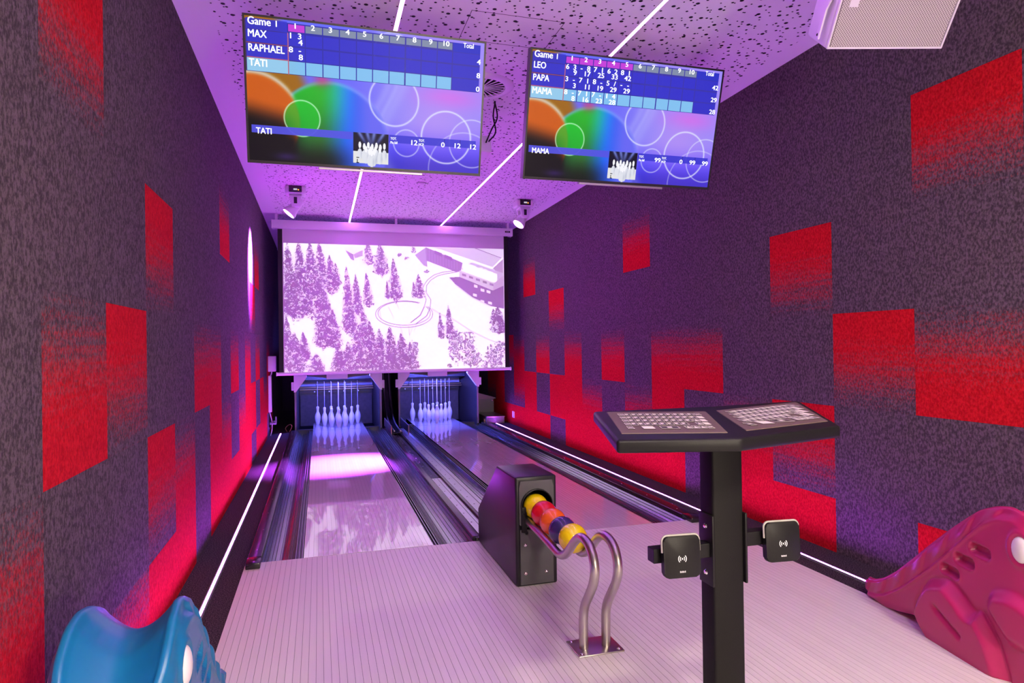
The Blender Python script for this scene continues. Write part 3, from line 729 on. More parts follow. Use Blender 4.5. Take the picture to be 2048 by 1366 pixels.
# ------------------------------------------------------------------ pin machines
M_PINLIGHT = emis('pin_light', (.10, .105, 1.0), L_PIN)
PBACK = 10.72
for li in range(2):
    c = CX[li] - .005; xl, xr = c - .575, c + .575
    t = thing('pin_machine', 'string pin machine housing over the pins of the lane ' + LANE_WHERE[li], 'pin machine', (c, 10, 0))
    bm = B(); box(bm, xl, xl + .022, 9.40, PBACK, -.09, .98); mk('side_panel', bm, M_DKBLUE, t)
    bm = B(); box(bm, xr - .022, xr, 9.40, PBACK, -.09, .98); mk('side_panel', bm, M_DKBLUE, t)
    bm = B(); box(bm, xl + .022, xr - .022, 9.62, PBACK, -.13, -.075); mk('pit_floor', bm, M_VOID, t)
    bm = B(); box(bm, xl + .022, xr - .022, PBACK - .02, PBACK, -.09, .98); mk('back_panel', bm, M_VOID, t)
    bm = B(); box(bm, xl + .03, xr - .03, PBACK - .055, PBACK - .022, -.075, .43, bev=.006); mk('pit_curtain', bm, M_CURT, t)
    bm = B(); box(bm, xl + .024, xr - .024, PBACK - .075, PBACK - .024, .405, .505); bnd = mk('curtain_bar', bm, M_DKBLUE, t)
    for k in range(4):
        bm = B(); lathe(bm, [(0, .008), (.006, .007), (.010, 0)], (c - .33 + .22 * k, PBACK - .075, .452), 12, ax=(0, -1, 0)); mk('bolt', bm, M_PIN, bnd, smooth=50)
    bm = B(); tube(bm, [(xl + .03, PBACK - .30, .50), (xr - .03, PBACK - .30, .50)], .009, 8); tube(bm, [(xl + .03, PBACK - .27, .53), (xr - .03, PBACK - .27, .53)], .012, 8); mk('cross_bar', bm, M_BRASS, t, smooth=50)
    for sx in (-1, 1):
        bm = B(); q = c + sx * .30
        tube(bm, [(q - .016, PBACK - .3, .585), (q, PBACK - .3, .548), (q, PBACK - .3, .505)], .0032, 6); tube(bm, [(q + .016, PBACK - .3, .585), (q, PBACK - .3, .548)], .0032, 6); mk('hook', bm, M_CHROME, t)
    bm = B(); prism(bm, [(10.15, .66), (PBACK - .1, .60), (PBACK - .1, .63), (10.15, .72)], 'x', xl + .03, xr - .03); mk('hood_plate', bm, M_DKBLUE, t)
    bm = B(); prism(bm, [(PBACK - .14, .54), (PBACK - .10, .54), (PBACK - .10, .64), (PBACK - .14, .64)], 'x', xl + .03, xr - .03); mk('hood_rear_flap', bm, mat('hood_grey', (.30, .30, .31), .5), t)
    # white gussets at the front corners and grey blocks
    for sx, xo in ((1, xl), (-1, xr)):
        bm = B(); pts = [(xo - sx * .012, .535), (xo + sx * .012, .535), (xo + sx * .155, .735), (xo + sx * .155, .98), (xo - sx * .012, .98)]
        prism(bm, pts, 'y', 9.36, 9.378); mk('gusset', bm, M_WHMET, t)
        bm = B(); prism(bm, [(xo + sx * .012, .535), (xo + sx * .155, .735), (xo + sx * .155, .755), (xo + sx * .008, .55)], 'y', 9.378, 9.45); mk('gusset_lip', bm, M_WHMET, t)
        bm = B(); box(bm, min(xo - sx * .012, xo - sx * .045), max(xo - sx * .012, xo - sx * .045), 9.36, 9.42, .56, .67, bev=.003); mk('corner_block', bm, M_WHITE, t)
        bm = B(); box(bm, min(xo, xo + sx * .01) - .006, max(xo, xo + sx * .01) + .006, 9.385, 9.40, 0, .98); mk('edge_trim', bm, M_GREY, t)
    bm = B(); box(bm, c - .16, c + .12, 9.38, 9.42, .70, .80); mk('front_cover', bm, M_WHMET, t)
    bm = B(); prism(bm, [(c - .40, .745), (c - .16, .715), (c + .12, .715), (c + .40, .745), (c + .40, .98), (c - .40, .98)], 'y', 9.40, 9.42); mk('front_apron', bm, M_DKBLUE, t)
    # blue tube lamp above the pins
    lp = thing('pin_lamp', 'blue light tube inside the pin machine hood ' + LANE_WHERE[li], 'lamp', (c, 9.50, .78))
    bm = B(); box(bm, c - .40, c + .40, 9.47, 9.53, .80, .83); mk('lamp_housing', bm, M_BLACK, lp)
    bm = B(); tube(bm, [(c - .38, 9.50, .785), (c + .38, 9.50, .785)], .013, 10); mk('light_tube', bm, M_PINLIGHT, lp, smooth=40)

# pins and strings
pp = [(.020, 0), (.023, .004), (.029, .032), (.039, .068), (.0425, .096), (.0405, .128), (.031, .160), (.0205, .182), (.0165, .200), (.0160, .212), (.0185, .232), (.0205, .248), (.0195, .260), (.013, .268), (.0055, .271), (0, .2715)]
bm = B(); lathe(bm, [(0, 0)] + pp, seg=24); bmesh.ops.recalc_face_normals(bm, faces=bm.faces); pin_me = bpy.data.meshes.new('pin_body'); bm.to_mesh(pin_me); bm.free(); pin_me.materials.append(M_PIN)
for p in pin_me.polygons: p.use_smooth = True
bm = B(); tube(bm, [(0, 0, .268), (0, 0, .64)], .0026, 6); st_me = bpy.data.meshes.new('pin_string'); bm.to_mesh(st_me); bm.free(); st_me.materials.append(M_PIN)
bm = B(); lathe(bm, [(0, .0015), (.0034, .001), (.0036, 0)], (0, 0, .2708), 8); tp_me = bpy.data.meshes.new('string_eyelet'); bm.to_mesh(tp_me); bm.free(); tp_me.materials.append(M_BLACK)
PSP, PRW = .192, .178
ROWN = ['front', 'second', 'third', 'back']
for li in range(2):
    for r in range(4):
        for j in range(r + 1):
            o = link('bowling_pin', pin_me, None, (CX[li] - .002 + (j - r / 2) * PSP, 9.60 + r * PRW, 0))
            side = ('cable duct', 'ball lift') if li == 0 else ('ball lift', 'control cabinet')
            if r == 0: lab = 'foremost white bowling pin of the ten ' + LANE_WHERE[li]
            else:
                rn = ('', 'two-pin row', 'three-pin row', 'back row')[r]
                if r == 3: wh = ('at the %s end of' % side[0], 'second from the %s in' % side[0], 'second from the %s in' % side[1], 'at the %s end of' % side[1])[j]
                elif r == 2: wh = ('at the %s end of' % side[0], 'in the middle of', 'at the %s end of' % side[1])[j]
                else: wh = 'on the %s side in' % side[j]
                lab = 'white pin %s the %s, lane %s' % (wh, rn, LANE_WHERE[li])
            tag(o, lab, 'bowling pin', 'pins on the lane ' + LANE_WHERE[li])
            link('pin_string', st_me, o); link('string_eyelet', tp_me, o)

# ------------------------------------------------------------------ ball lift between the machines
t = thing('ball_lift', 'dark ball lift chute with curved rails between the two pin machines', 'ball lift', (.955, 9.6, 0))
bm = B(); box(bm, .876, 1.018, 10.05, 10.10, .025, 1.6); mk('lift_back', bm, M_VOID, t)
curve = catmull([(0, 8.46, .060), (0, 8.6, .062), (0, 8.9, .074), (0, 9.25, .115), (0, 9.55, .23), (0, 9.78, .45), (0, 9.92, .75), (0, 9.97, 1.1), (0, 9.98, 1.5)], 6)
for x in (.905, .985):
    bm = B(); tube(bm, [p + Vector((x, 0, 0)) for p in curve], .009, 8); mk('lift_rail', bm, M_STEEL, t, smooth=50)
bm = B()
for i in range(len(curve) - 1):
    a, b_ = curve[i], curve[i + 1]
    vs_ = [bm.verts.new(v) for v in ((.878, a.y + .04, a.z - .03), (1.016, a.y + .04, a.z - .03), (1.016, b_.y + .04, b_.z - .03), (.878, b_.y + .04, b_.z - .03))]; bm.faces.new(vs_)
bmesh.ops.remove_doubles(bm, verts=bm.verts, dist=.0005)
bmesh.ops.solidify(bm, geom=bm.faces, thickness=.006); mk('lift_chute', bm, M_BLACKGL, t, smooth=40)
for x in (.868, 1.085):
    bm = B(); zb = .022 if x < 1 else 0.0
    tube(bm, [(x, 8.46, zb), (x, 8.46, .128), ], .0075, 8); tube(bm, [(x, 8.46, .125), (x, 9.36, .135)], .006, 8); tube(bm, [(x, 9.36, .135), (x, 9.36, .02)], .006, 8); mk('guard_rail', bm, M_STEEL, t, smooth=50)
    bm = B(); box(bm, x - .002, x + .002, 8.48, 9.35, .024, .12); mk('guard_panel', bm, M_DKBLUE, t)

# ------------------------------------------------------------------ small things at the far end
t = thing('control_cabinet', 'grey metal control cabinet standing beside the second pin machine', 'cabinet', (2.49, 10.3, 0))
bm = B(); box(bm, 2.36, 2.62, 10.0, 10.6, 0, .30, bev=.006); mk('cabinet_body', bm, M_GREY, t)
bm = B(); prism(bm, [(2.345, .30), (2.64, .30), (2.64, .315), (2.345, .40)], 'y', 9.97, 10.62); mk('sloped_lid', bm, mat('grey_brown_lid', (.26, .23, .20), .5), t)
bm = B(); lathe(bm, [(0, .012), (.012, .01), (.015, 0)], (2.60, 10.0, .275), 12, ax=(0, -1, 0)); mk('lock', bm, M_CHROME, t, smooth=50)
t = thing('equipment_box', 'low flat metal box on the carpet where the red wall strip begins', 'box', (2.44, 9.4, 0))
bm = B(); box(bm, 2.325, 2.60, 9.32, 9.95, -.006, .085, bev=.005); mk('box_body', bm, M_GREY, t)
bm = B(); box(bm, 2.32, 2.605, 9.30, 9.96, .085, .098, bev=.003); mk('box_lid', bm, M_ALU2, t)
bm = B(); box(bm, 2.30, 2.325, 9.36, 9.42, .01, .06, bev=.003); mk('connector', bm, M_BRASS, t)
t = thing('wall_socket', 'small white socket plate low on the red wall near the pin machines', 'socket', (XR - .01, 9.04, .14))
bm = B(); box(bm, XR - .018, XR - .006, 8.995, 9.085, .095, .185, bev=.004); pl = mk('plate', bm, M_WHITE, t)
bm = B(); box(bm, XR - .021, XR - .017, 9.02, 9.06, .12, .16, bev=.002); mk('rocker', bm, M_WHITE, pl)
t = thing('junction_box', 'white junction box on the wall above the vertical cable duct', 'junction box', (XL + .06, 9.2, .83))
bm = B(); box(bm, XL + .004, XL + .105, 9.12, 9.24, .83, 1.035, bev=.012, seg=3); bj = mk('box_body', bm, M_WHITE, t, smooth=40)
bm = B(); box(bm, XL + .018, XL + .085, 9.113, 9.121, .86, 1.005, bev=.006); mk('cover', bm, M_WHITE, t, smooth=40)
bm = B(); tube(bm, catmull([(XL + .05, 9.19, .835), (XL + .045, 9.19, .80), (XL + .028, 9.18, .765)], 5), .008, 8); mk('cable', bm, M_WHITE, t, smooth=50)
t = thing('cable_duct', 'white vertical cable duct on the wall beside the first pin machine', 'cable duct', (XL + .02, 9.18, .30))
bm = B(); box(bm, XL + .004, XL + .045, 9.15, 9.21, .30, .775, bev=.004); mk('duct_body', bm, M_WHITE, t)
bm = B(); box(bm, XL + .006, XL + .04, 9.145, 9.151, .31, .765); mk('duct_cover', bm, M_WHMET, t)
t = thing('pipe_valve', 'small dark pipe valve with drain tube below the white cable duct', 'valve', (XL + .05, 9.2, 0))
bm = B(); box(bm, XL + .004, XL + .035, 9.17, 9.22, .10, .30, bev=.004); mk('back_plate', bm, M_BLACK, t)
bm = B(); tube(bm, [(XL + .02, 9.16, .15), (XL + .10, 9.16, .15)], .016, 10); tube(bm, [(XL + .095, 9.16, .15), (XL + .095, 9.16, .24)], .010, 8); tube(bm, [(XL + .065, 9.16, .18), (XL + .09, 9.16, .18)], .008, 8); mk('valve_body', bm, M_GREY, t, smooth=50)
bm = B(); tube(bm, catmull([(XL + .02, 9.16, .30), (XL + .035, 9.15, .24), (XL + .05, 9.15, .17)], 4), .005, 6); tube(bm, catmull([(XL + .05, 9.15, .14), (XL + .045, 9.14, .06), (XL + .03, 9.12, -.004)], 4), .005, 6); mk('tube', bm, M_WHITE, t, smooth=50)
bm = B(); tube(bm, catmull([(-.43, 9.42, .0), (-.45, 9.42, .05), (-.415, 9.42, .09), (-.38, 9.43, .095), (-.37, 9.43, .06), (-.40, 9.43, .0)], 5), .005, 6); tag(mk('cable_loop', bm, M_BRASS, smooth=50), 'small loop of cable on the floor at the foot of the first pin machine', 'cable')

# ------------------------------------------------------------------ ball return with balls
br = thing('ball_return', 'black ball return box with a round mouth and bent steel rails', 'ball return', (.975, 2.96, 0))
prof = [(2.96, 0), (2.96, .515), (3.30, .512), (3.73, .195), (3.73, 0)]
bm = B(); prism(bm, prof, 'x', .873, 1.078, bev=.010, seg=3)
hs = mk('housing', bm, M_BOXBLK, br, smooth=30)
bm = B(); lathe(bm, [(0, 0), (.0755, 0), (.0755, .28), (0, .28)], Vector((.975, 2.90, .378)) - Vector(br.location), 40, ax=(0, 1, 0)); bmesh.ops.recalc_face_normals(bm, faces=bm.faces)
cme = bpy.data.meshes.new('cut'); bm.to_mesh(cme); bm.free(); cut = bpy.data.objects.new('cut', cme); COL.objects.link(cut); cut.parent = br
md = hs.modifiers.new('mouth', 'BOOLEAN'); md.operation = 'DIFFERENCE'; md.object = cut; md.solver = 'EXACT'
bpy.context.view_layer.update(); dg = bpy.context.evaluated_depsgraph_get(); nm_ = bpy.data.meshes.new_from_object(hs.evaluated_get(dg)); hs.modifiers.clear(); hs.data = nm_
nm_.name = 'housing'; bpy.data.objects.remove(cut)
# front plates (upper with hole, lower with screws)
def holed_plate(bm, x0, x1, z0, z1, y, cx, cz, r, th):
    n = 32; ring = [(cx + r * math.cos(2 * math.pi * k / n), cz + r * math.sin(2 * math.pi * k / n)) for k in range(n)]
    out = []
    for k in range(n):
        a = 2 * math.pi * k / n; dx, dz = math.cos(a), math.sin(a)
        sx = ((x1 - cx) / dx if dx > 1e-6 else (x0 - cx) / dx if dx < -1e-6 else 1e9); sz = ((z1 - cz) / dz if dz > 1e-6 else (z0 - cz) / dz if dz < -1e-6 else 1e9)
        s_ = min(sx, sz); out.append((cx + dx * s_, cz + dz * s_))
    A = [bm.verts.new((p[0], y, p[1])) for p in ring]; O = [bm.verts.new((p[0], y, p[1])) for p in out]
    A2 = [bm.verts.new((p[0], y + th, p[1])) for p in ring]
    for k in range(n):
        k2 = (k + 1) % n; bm.faces.new((O[k], O[k2], A[k2], A[k])); bm.faces.new((A[k], A[k2], A2[k2], A2[k]))
    O2 = [bm.verts.new((p[0], y + th, p[1])) for p in out]
    for k in range(n): bm.faces.new((O[k], O2[k], O2[(k + 1) % n], O[(k + 1) % n]))
bm = B(); holed_plate(bm, .890, 1.061, .278, .495, 2.9535, .975, .378, .0760, .008); mk('upper_panel', bm, M_BOXPAN, br)
bm = B(); box(bm, .893, 1.058, 2.9545, 2.962, .008, .268, bev=.003); lo = mk('lower_panel', bm, M_BOXPAN, br)
for x, z in ((.918, .195), (1.02, .195), (.918, .062), (1.02, .062)):
    bm = B(); lathe(bm, [(0, .006), (.005, .0055), (.0085, .003), (.009, 0)], (x, 2.955, z), 14, ax=(0, -1, 0)); mk('screw', bm, M_CHROME, lo, smooth=50)
bm = B(); lathe(bm, [(.0790, .0), (.0790, .010), (.0745, .012), (.0745, -.02)], (.975, 2.9525, .378), 32, ax=(0, -1, 0)); mk('mouth_ring', bm, M_BLACK, br, smooth=40)
bm = B(); box(bm, .898, .925, 2.944, 2.956, .255, .375, bev=.005); box(bm, .917, .931, 2.946, 2.955, .245, .26, bev=.004); mk('rail_socket', bm, M_BLACK, br, smooth=40)
path = [(2.955, .308), (2.80, .301), (2.66, .290), (2.565, .281), (2.51, .283), (2.455, .303), (2.405, .340), (2.36, .378), (2.31, .408), (2.265, .416), (2.215, .405), (2.180, .372), (2.168, .325), (2.185, .275), (2.222, .225), (2.258, .180), (2.278, .135), (2.282, .07), (2.282, .006)]
for x in (.930, 1.020):
    bm = B(); tube(bm, catmull([(x, y, z) for y, z in path], 5), .0172, 14); mk('rail_tube', bm, M_STEEL, br, smooth=60)
bm = B(); box(bm, .888, 1.068, 2.222, 2.358, 0, .006, bev=.002); fp = mk('floor_plate', bm, M_STEEL, br, smooth=40)
for x, y in ((.905, 2.238), (1.052, 2.238), (.905, 2.342), (1.052, 2.342)):
    bm = B(); lathe(bm, [(0, .0045), (.005, .004), (.008, 0)], (x, y, .006), 12); mk('screw', bm, M_CHROME, fp, smooth=50)
BR = .059
balls = [((.975, 2.965, .370), (.88, .66, .005), 'yellow ball in the round mouth of the ball return', 'yellow'), ((.975, 2.8465, .364), (.62, .008, .02), 'red ball next to the yellow one in the mouth of the ball return', 'red'),
         ((.975, 2.728, .357), (.85, .125, .015), 'orange ball on the rails between red and dark blue balls', 'orange'), ((.975, 2.6095, .351), (.035, .022, .12), 'dark blue marbled ball on the steel rails', 'blue'),
         ((.975, 2.491, .351), (.88, .64, .004), 'yellow ball resting against the bent ends of the steel rails', 'yellow')]
for i, (c, col, lab, nm) in enumerate(balls):
    bm = B(); sphere(bm, c, BR, 36)
    m = mat('ball_' + nm, col, .16, coat=.5, var=(28, .25 if nm == 'blue' else .06))
    tag(mk('bowling_ball', bm, m, smooth=180), lab, 'ball', 'balls on the ball return')

# ------------------------------------------------------------------ keyboard stand
ks = thing('keyboard_stand', 'black steel post carrying a slanted shelf with two keyboards', 'keyboard stand', (.885, 1.33, 0))
PY = 1.30
bm = B(); box(bm, .8475, .9275, PY, PY + .055, 0, .912, bev=.006, seg=3); mk('post', bm, M_BLACKPC, ks, smooth=40)
bm = B(); box(bm, .74, 1.035, PY - .12, PY + .175, -.0, .010, bev=.003); mk('foot_plate', bm, M_BLACKPC, ks)
ZT = .945
# chevron tray seen from above (front left, fold, right, back right, back fold, back left)
FL, FF, FR, BRt, BF, BL = (.564, 1.196), (.812, 1.140), (1.120, 1.210), (1.361, 1.633), (1.035, 1.582), (.688, 1.599)
def tilt(bm):                                   # the tray rises gently towards the back
    for v in bm.verts: v.co.z += .034 * (v.co.y - 1.2)
    return bm
bm = B(); prism(bm, [FL, FF, FR, BRt, BF, BL], 'z', ZT - .028, ZT, bev=.007, seg=3); tray = mk('tray', tilt(bm), M_BLACK, ks, smooth=35)
def bil(q, a, b_):
    p = [Vector(x) for x in q]; return (p[0] * (1 - a) + p[1] * a) * (1 - b_) + (p[3] * (1 - a) + p[2] * a) * b_
# key outline layout: (column start, row, width, kind)
KEYS = []
for r in range(4):
    for c_ in range(11):
        if r == 3 and c_ > 8: continue
        if r == 2 and c_ == 10: KEYS.append((10, 2, 1, 'g')); continue
        KEYS.append((c_, r, 1, 'e' if c_ == 0 else 'k'))
KEYS += [(11, 0, 1, 'e'), (11, 1, 1, 'w'), (11, 2, 1, 'w'), (11, 3, 1, 'w'), (10, 3, 1, 'g'), (0, 4, 1, 'e'), (2, 4, 1.9, 'w'), (4.4, 4, 3, 's'), (9, 4, 1, 'g'), (10, 4, 1, 'g'), (8, 4, 1, 'g'), (11, 4, 1, 'e')]
KM = {}
def key_mesh(kind, wd):
    if (kind, wd) in KM: return KM[(kind, wd)]
    b_ = B(); hw, hh, f = wd / 2 * .84, .40, .085
    def qd(x0, x1, y0, y1, z, mi):
        f_ = b_.faces.new([b_.verts.new(p) for p in ((x0, y0, z), (x1, y0, z), (x1, y1, z), (x0, y1, z))]); f_.material_index = mi
    box(b_, -hw, hw, -hh, hh, 0, 1, 1)
    e = 1.02
    qd(-hw, hw, hh - f, hh, e, 0); qd(-hw, hw, -hh, -hh + f, e, 0); qd(-hw, -hw + f, -hh, hh, e, 0); qd(hw - f, hw, -hh, hh, e, 0)
    if kind == 'k': qd(-hw + .10, hw * .15, -.05, hh - .1, e + .02, 0)
    if kind == 'w': qd(-hw + .06, hw - .08, -hh + .08, hh - .08, e + .02, 0)
    if kind == 'e': qd(-hw + .2, hw - .15, -.08, .12, e + .02, 0)
    if kind == 's': qd(-.32, .32, -.16, .16, e + .02, 0)
    if kind == 'g':
        f_ = b_.faces.new([b_.verts.new(p) for p in ((-.3, -.25, e + .02), (.3, -.25, e + .02), (0, .3, e + .02))]); f_.material_index = 0
    me_ = bpy.data.meshes.new('key'); bmesh.ops.recalc_face_normals(b_, faces=b_.faces); b_.to_mesh(me_); b_.free(); me_.materials.append(M_CREAM); me_.materials.append(M_KEYDK); KM[(kind, wd)] = me_; return me_
Bs = Vector(ks.location)
for q in ([(.604, 1.257), (.821, 1.200), (.961, 1.499), (.713, 1.570)], [(.873, 1.210), (1.137, 1.268), (1.320, 1.595), (.997, 1.507)]):
    # keyboard panel corners: front left, front right, back right, back left
    bm = B(); prism(bm, q, 'z', ZT - .002, ZT + .0018, bev=.0012); kb = mk('keyboard', tilt(bm), M_KBD, ks)
    for c_, r, wd, kd in KEYS:
        a = .085 + (c_ + wd / 2) * .83 / 12; bb = .88 - (r + .5) * .76 / 5
        p = bil(q, a, bb); du = (bil(q, a + .01, bb) - p) * 100 * .83 / 12; dv = (bil(q, a, bb + .01) - p) * 100 * .76 / 5
        o = link('key', key_mesh(kd, wd), kb)
        o.matrix_local = Matrix(((du.x, dv.x, 0, p.x - Bs.x), (du.y, dv.y, 0, p.y - Bs.y), (.034 * du.y, .034 * dv.y, .0012, ZT + .0018 + .034 * (p.y - 1.2) - Bs.z), (0, 0, 0, 1)))
# side bracket with the square bar that holds the card readers
bm = B(); box(bm, .8415, .8475, PY - .006, PY + .050, .585, .745, bev=.002); bk = mk('bracket_plate', bm, M_BLACK, ks, smooth=40)
for z in (.612, .717):
    bm = B(); lathe(bm, [(0, .004), (.004, .0036), (.0065, 0)], (.8415, PY + .022, z), 12, ax=(-1, 0, 0)); mk('screw', bm, M_CHROME, bk, smooth=50)
bm = B(); box(bm, .9275, .9335, PY - .006, PY + .050, .585, .745, bev=.002); mk('bracket_plate', bm, M_BLACK, ks, smooth=40)
bm = B(); box(bm, .700, .8415, PY + .004, PY + .034, .650, .682, bev=.002); mk('reader_arm', bm, M_BLACK, ks)
bm = B(); box(bm, .9335, 1.055, PY + .004, PY + .034, .665, .697, bev=.002); mk('reader_arm', bm, M_BLACK, ks)
def reader(cx, cy, cz, label, rz):
    t = thing('card_reader', label, 'card reader', (cx, cy, cz), 'card readers on the keyboard stand', (math.radians(-4), 0, rz))
    S = .0425
    def rsq(s, r, n=6):
        out = []
        for k, (sx, sz) in enumerate(((1, 1), (-1, 1), (-1, -1), (1, -1))):
            for j in range(n + 1):
                a = math.pi / 2 * (k + j / n); out.append((sx * (s - r) + r * math.cos(a), sz * (s - r) * 1.07 + r * math.sin(a)))
        return out
    bm = B(); prism(bm, rsq(S, .011), 'y', -.011, .006, bev=.003); bd_ = mk('body', bm, M_BLACK, t, local=True, smooth=50)
    # pale rim over the upper half
    bm = B(); pts = [p for p in rsq(S + .0012, .012) if p[1] > .010]; pts.sort(key=lambda p: math.atan2(p[1] - .010, p[0]))
    pts = [(S + .0012, .010)] + pts + [(-S - .0012, .010)]
    tube(bm, [Vector((p[0], -.004, p[1])) for p in pts], .0026, 8); mk('rim', bm, mat('pale_grey_rim', (.42, .39, .37), .45), t, local=True, smooth=60)
    bm = B(); prism(bm, rsq(S - .006, .009), 'y', .006, .014); mk('back_shell', bm, M_BLACK, t, local=True)
    # contactless symbol: dot and arcs on both sides
    bm = B()
    def arc(r, a0, a1, wd):
        n = 8; A = [a0 + (a1 - a0) * i / n for i in range(n + 1)]
        o_ = [bm.verts.new((math.cos(a) * (r + wd), -.0113, -.004 + math.sin(a) * (r + wd))) for a in A]; i_ = [bm.verts.new((math.cos(a) * (r - wd), -.0113, -.004 + math.sin(a) * (r - wd))) for a in A]
        for k in range(n): bm.faces.new((o_[k], o_[k + 1], i_[k + 1], i_[k]))
    for r in (.0052, .0092):
        arc(r, -.8, .8, .0008); arc(r, math.pi - .8, math.pi + .8, .0008)
    lathe(bm, [(0, .0004), (.0018, 0)], (0, -.0112, -.004), 10, ax=(0, -1, 0)); mk('contactless_symbol', bm, M_TXTR, bd_, local=True)
    bm = B()
    for k, (x, w_) in enumerate(((-.0068, .0022), (-.0040, .0018), (-.0015, .0024), (.0015, .0018), (.0042, .0022))):
        box(bm, x, x + w_, -.0114, -.0110, -.0335 , -.0298 - (.0006 if k % 2 else 0))
    mk('small_mark', bm, mat('reader_mark', (.50, .50, .52), .5), bd_, local=True)
M_TXTR = mat('white_print', (.85, .85, .85), .5)
reader(.757, PY - .010, .667, 'black card reader held on the side of the post facing the ball return', -.10)
reader(1.020, PY - .008, .674, 'black card reader held on the side of the post facing the pink ramp', -.10)

# ------------------------------------------------------------------ dragon ramps for children
DRAGON = []
def dragon(label, loc, rz, mcol):
    if DRAGON: return place_dragon(DRAGON[0].copy(), label, loc, rz, mcol)
    L = 1.0; NS, NV = 250, 84; TB = {}
    def itp(x, tb):
        key = id(tb)
        if key not in TB:                             # smooth the hand-set profile with a short running mean
            xs = np.linspace(-.06, 1.06, 1121); ys = np.interp(xs, [a for a, _ in tb], [b_ for _, b_ in tb]); ker = np.hanning(63); ys = np.convolve(np.pad(ys, 31, mode='edge'), ker / ker.sum(), mode='valid'); TB[key] = (xs, ys)
        return float(np.interp(x, *TB[key]))
    zr_t = [(0, .068), (.06, .080), (.13, .112), (.2, .160), (.3, .244), (.41, .340), (.53, .440), (.65, .530), (.72, .560), (.78, .572), (.84, .560), (.90, .515), (.96, .43), (1.0, .33)]
    zb_t = [(0, .012), (.03, 0), (.15, 0), (.24, .018), (.33, .040), (.37, .012), (.40, 0), (.90, 0), (.96, .03), (1.0, .10)]
    w_t = [(0, .086), (.02, .098), (.10, .108), (.3, .112), (.6, .120), (.8, .122), (.92, .112), (1.0, .075)]
    ridge_t = [(0, .004), (.1, .028), (.164, .056), (.267, .124), (.44, .268), (.567, .388), (.682, .496), (.74, .530), (.80, .540), (.86, .522), (.92, .46), (1.0, .30)]
    leg = [(.349, .069), (.383, .149), (.43, .212), (.49, .240), (.54, .247), (.598, .214), (.645, .180), (.680, .190), (.727, .135), (.752, .078), (.760, -.02), (.616, -.05), (.446, -.04), (.393, -.01)]
    arm = [(.705, .22), (.715, .268), (.75, .298), (.82, .31), (.90, .28), (.93, .20), (.88, .13), (.80, .13), (.74, .178)]
    def closed(poly, n=4):                            # round the outline off
        out = []; m = len(poly)
        for i in range(m):
            a, b_, c_, d_ = (np.array(poly[(i + k) % m]) for k in (-1, 0, 1, 2))
            for j in range(n):
                t_ = j / n; q = .5 * ((2 * b_) + (c_ - a) * t_ + (2 * a - 5 * b_ + 4 * c_ - d_) * t_ ** 2 + (3 * b_ - a - 3 * c_ + d_) * t_ ** 3); out.append((float(q[0]), float(q[1])))
        return out
    leg = closed(leg); arm = closed(arm)
    def sdf(p, poly):
        d = 1e9; ins = False; n = len(poly); x, y = p
        for i in range(n):
            x0, y0 = poly[i]; x1, y1 = poly[(i + 1) % n]; dx, dy = x1 - x0, y1 - y0
            t_ = max(0, min(1, ((x - x0) * dx + (y - y0) * dy) / (dx * dx + dy * dy))); d = min(d, math.hypot(x - x0 - t_ * dx, y - y0 - t_ * dy))
            if (y0 > y) != (y1 > y) and x < (x1 - x0) * (y - y0) / (y1 - y0) + x0: ins = not ins
        return d if ins else -d
    def seg(p, a, b_):
        dx, dy = b_[0] - a[0], b_[1] - a[1]; t_ = max(0, min(1, ((p[0] - a[0]) * dx + (p[1] - a[1]) * dy) / (dx * dx + dy * dy)))
        return math.hypot(p[0] - a[0] - t_ * dx, p[1] - a[1] - t_ * dy), t_
    S01 = lambda a, lo, hi: (lambda t_: t_ * t_ * (3 - 2 * t_))(max(0, min(1, (a - lo) / (hi - lo))))
    def relief(s, z):
        r = 0.0; rd = itp(s, ridge_t); zr = itp(s, zr_t)
        h = z - rd
        fade = 1 - S01(s, .76, .90)
        if s < .9:
            r -= fade * .010 * S01(h, -.006, .014)                              # band above the ridge is set back
            r += fade * .006 * math.exp(-(h / .010) ** 2)                       # rounded ridge line
            # overlapping scales on the band, pointing up the ramp
            band = max(.02, zr - rd)
            if h > 0:
                f = h / band; ss = (s - .02) / .118 - .30 * f; k = ss % 1.0
                tip = .18 + .55 * abs(f - .35)
                r += fade * .0080 * S01(k, .25, .80) * (1 - S01(k, .86, 1.0)) * S01(f, .10, .35) * (1 - S01(f, .80, .98))
        q = sdf((s, z), leg) if .3 < s < .82 and z < .32 else -1; r += .036 * S01(q, -.006, .040) - .004 * math.exp(-((q + .006) / .006) ** 2)
        q = sdf((s, z), arm) if s > .65 and .08 < z < .36 else -1; r += .030 * S01(q, -.006, .042)
        d, t_ = seg((s, z), (.469, .150), (.607, .080)); r -= .012 * math.exp(-(d / .0085) ** 2) * S01(t_, 0, .3)
        for c_ in ((.535, .286), (.604, .345), (.675, .402)):
            d, _ = seg((s, z), (c_[0] - .027, c_[1] + .002), (c_[0] + .027, c_[1] - .002)); r -= .022 * S01(d, .0225, .0100); r += .002 * math.exp(-((d - .024) / .005) ** 2)
        d = math.hypot((s - .835) / .036, (z - .455) / .046); r += .007 * math.exp(-((d - 1.15) / .22) ** 2)   # eye socket
        return r
    V, F = [], []
    cols = []
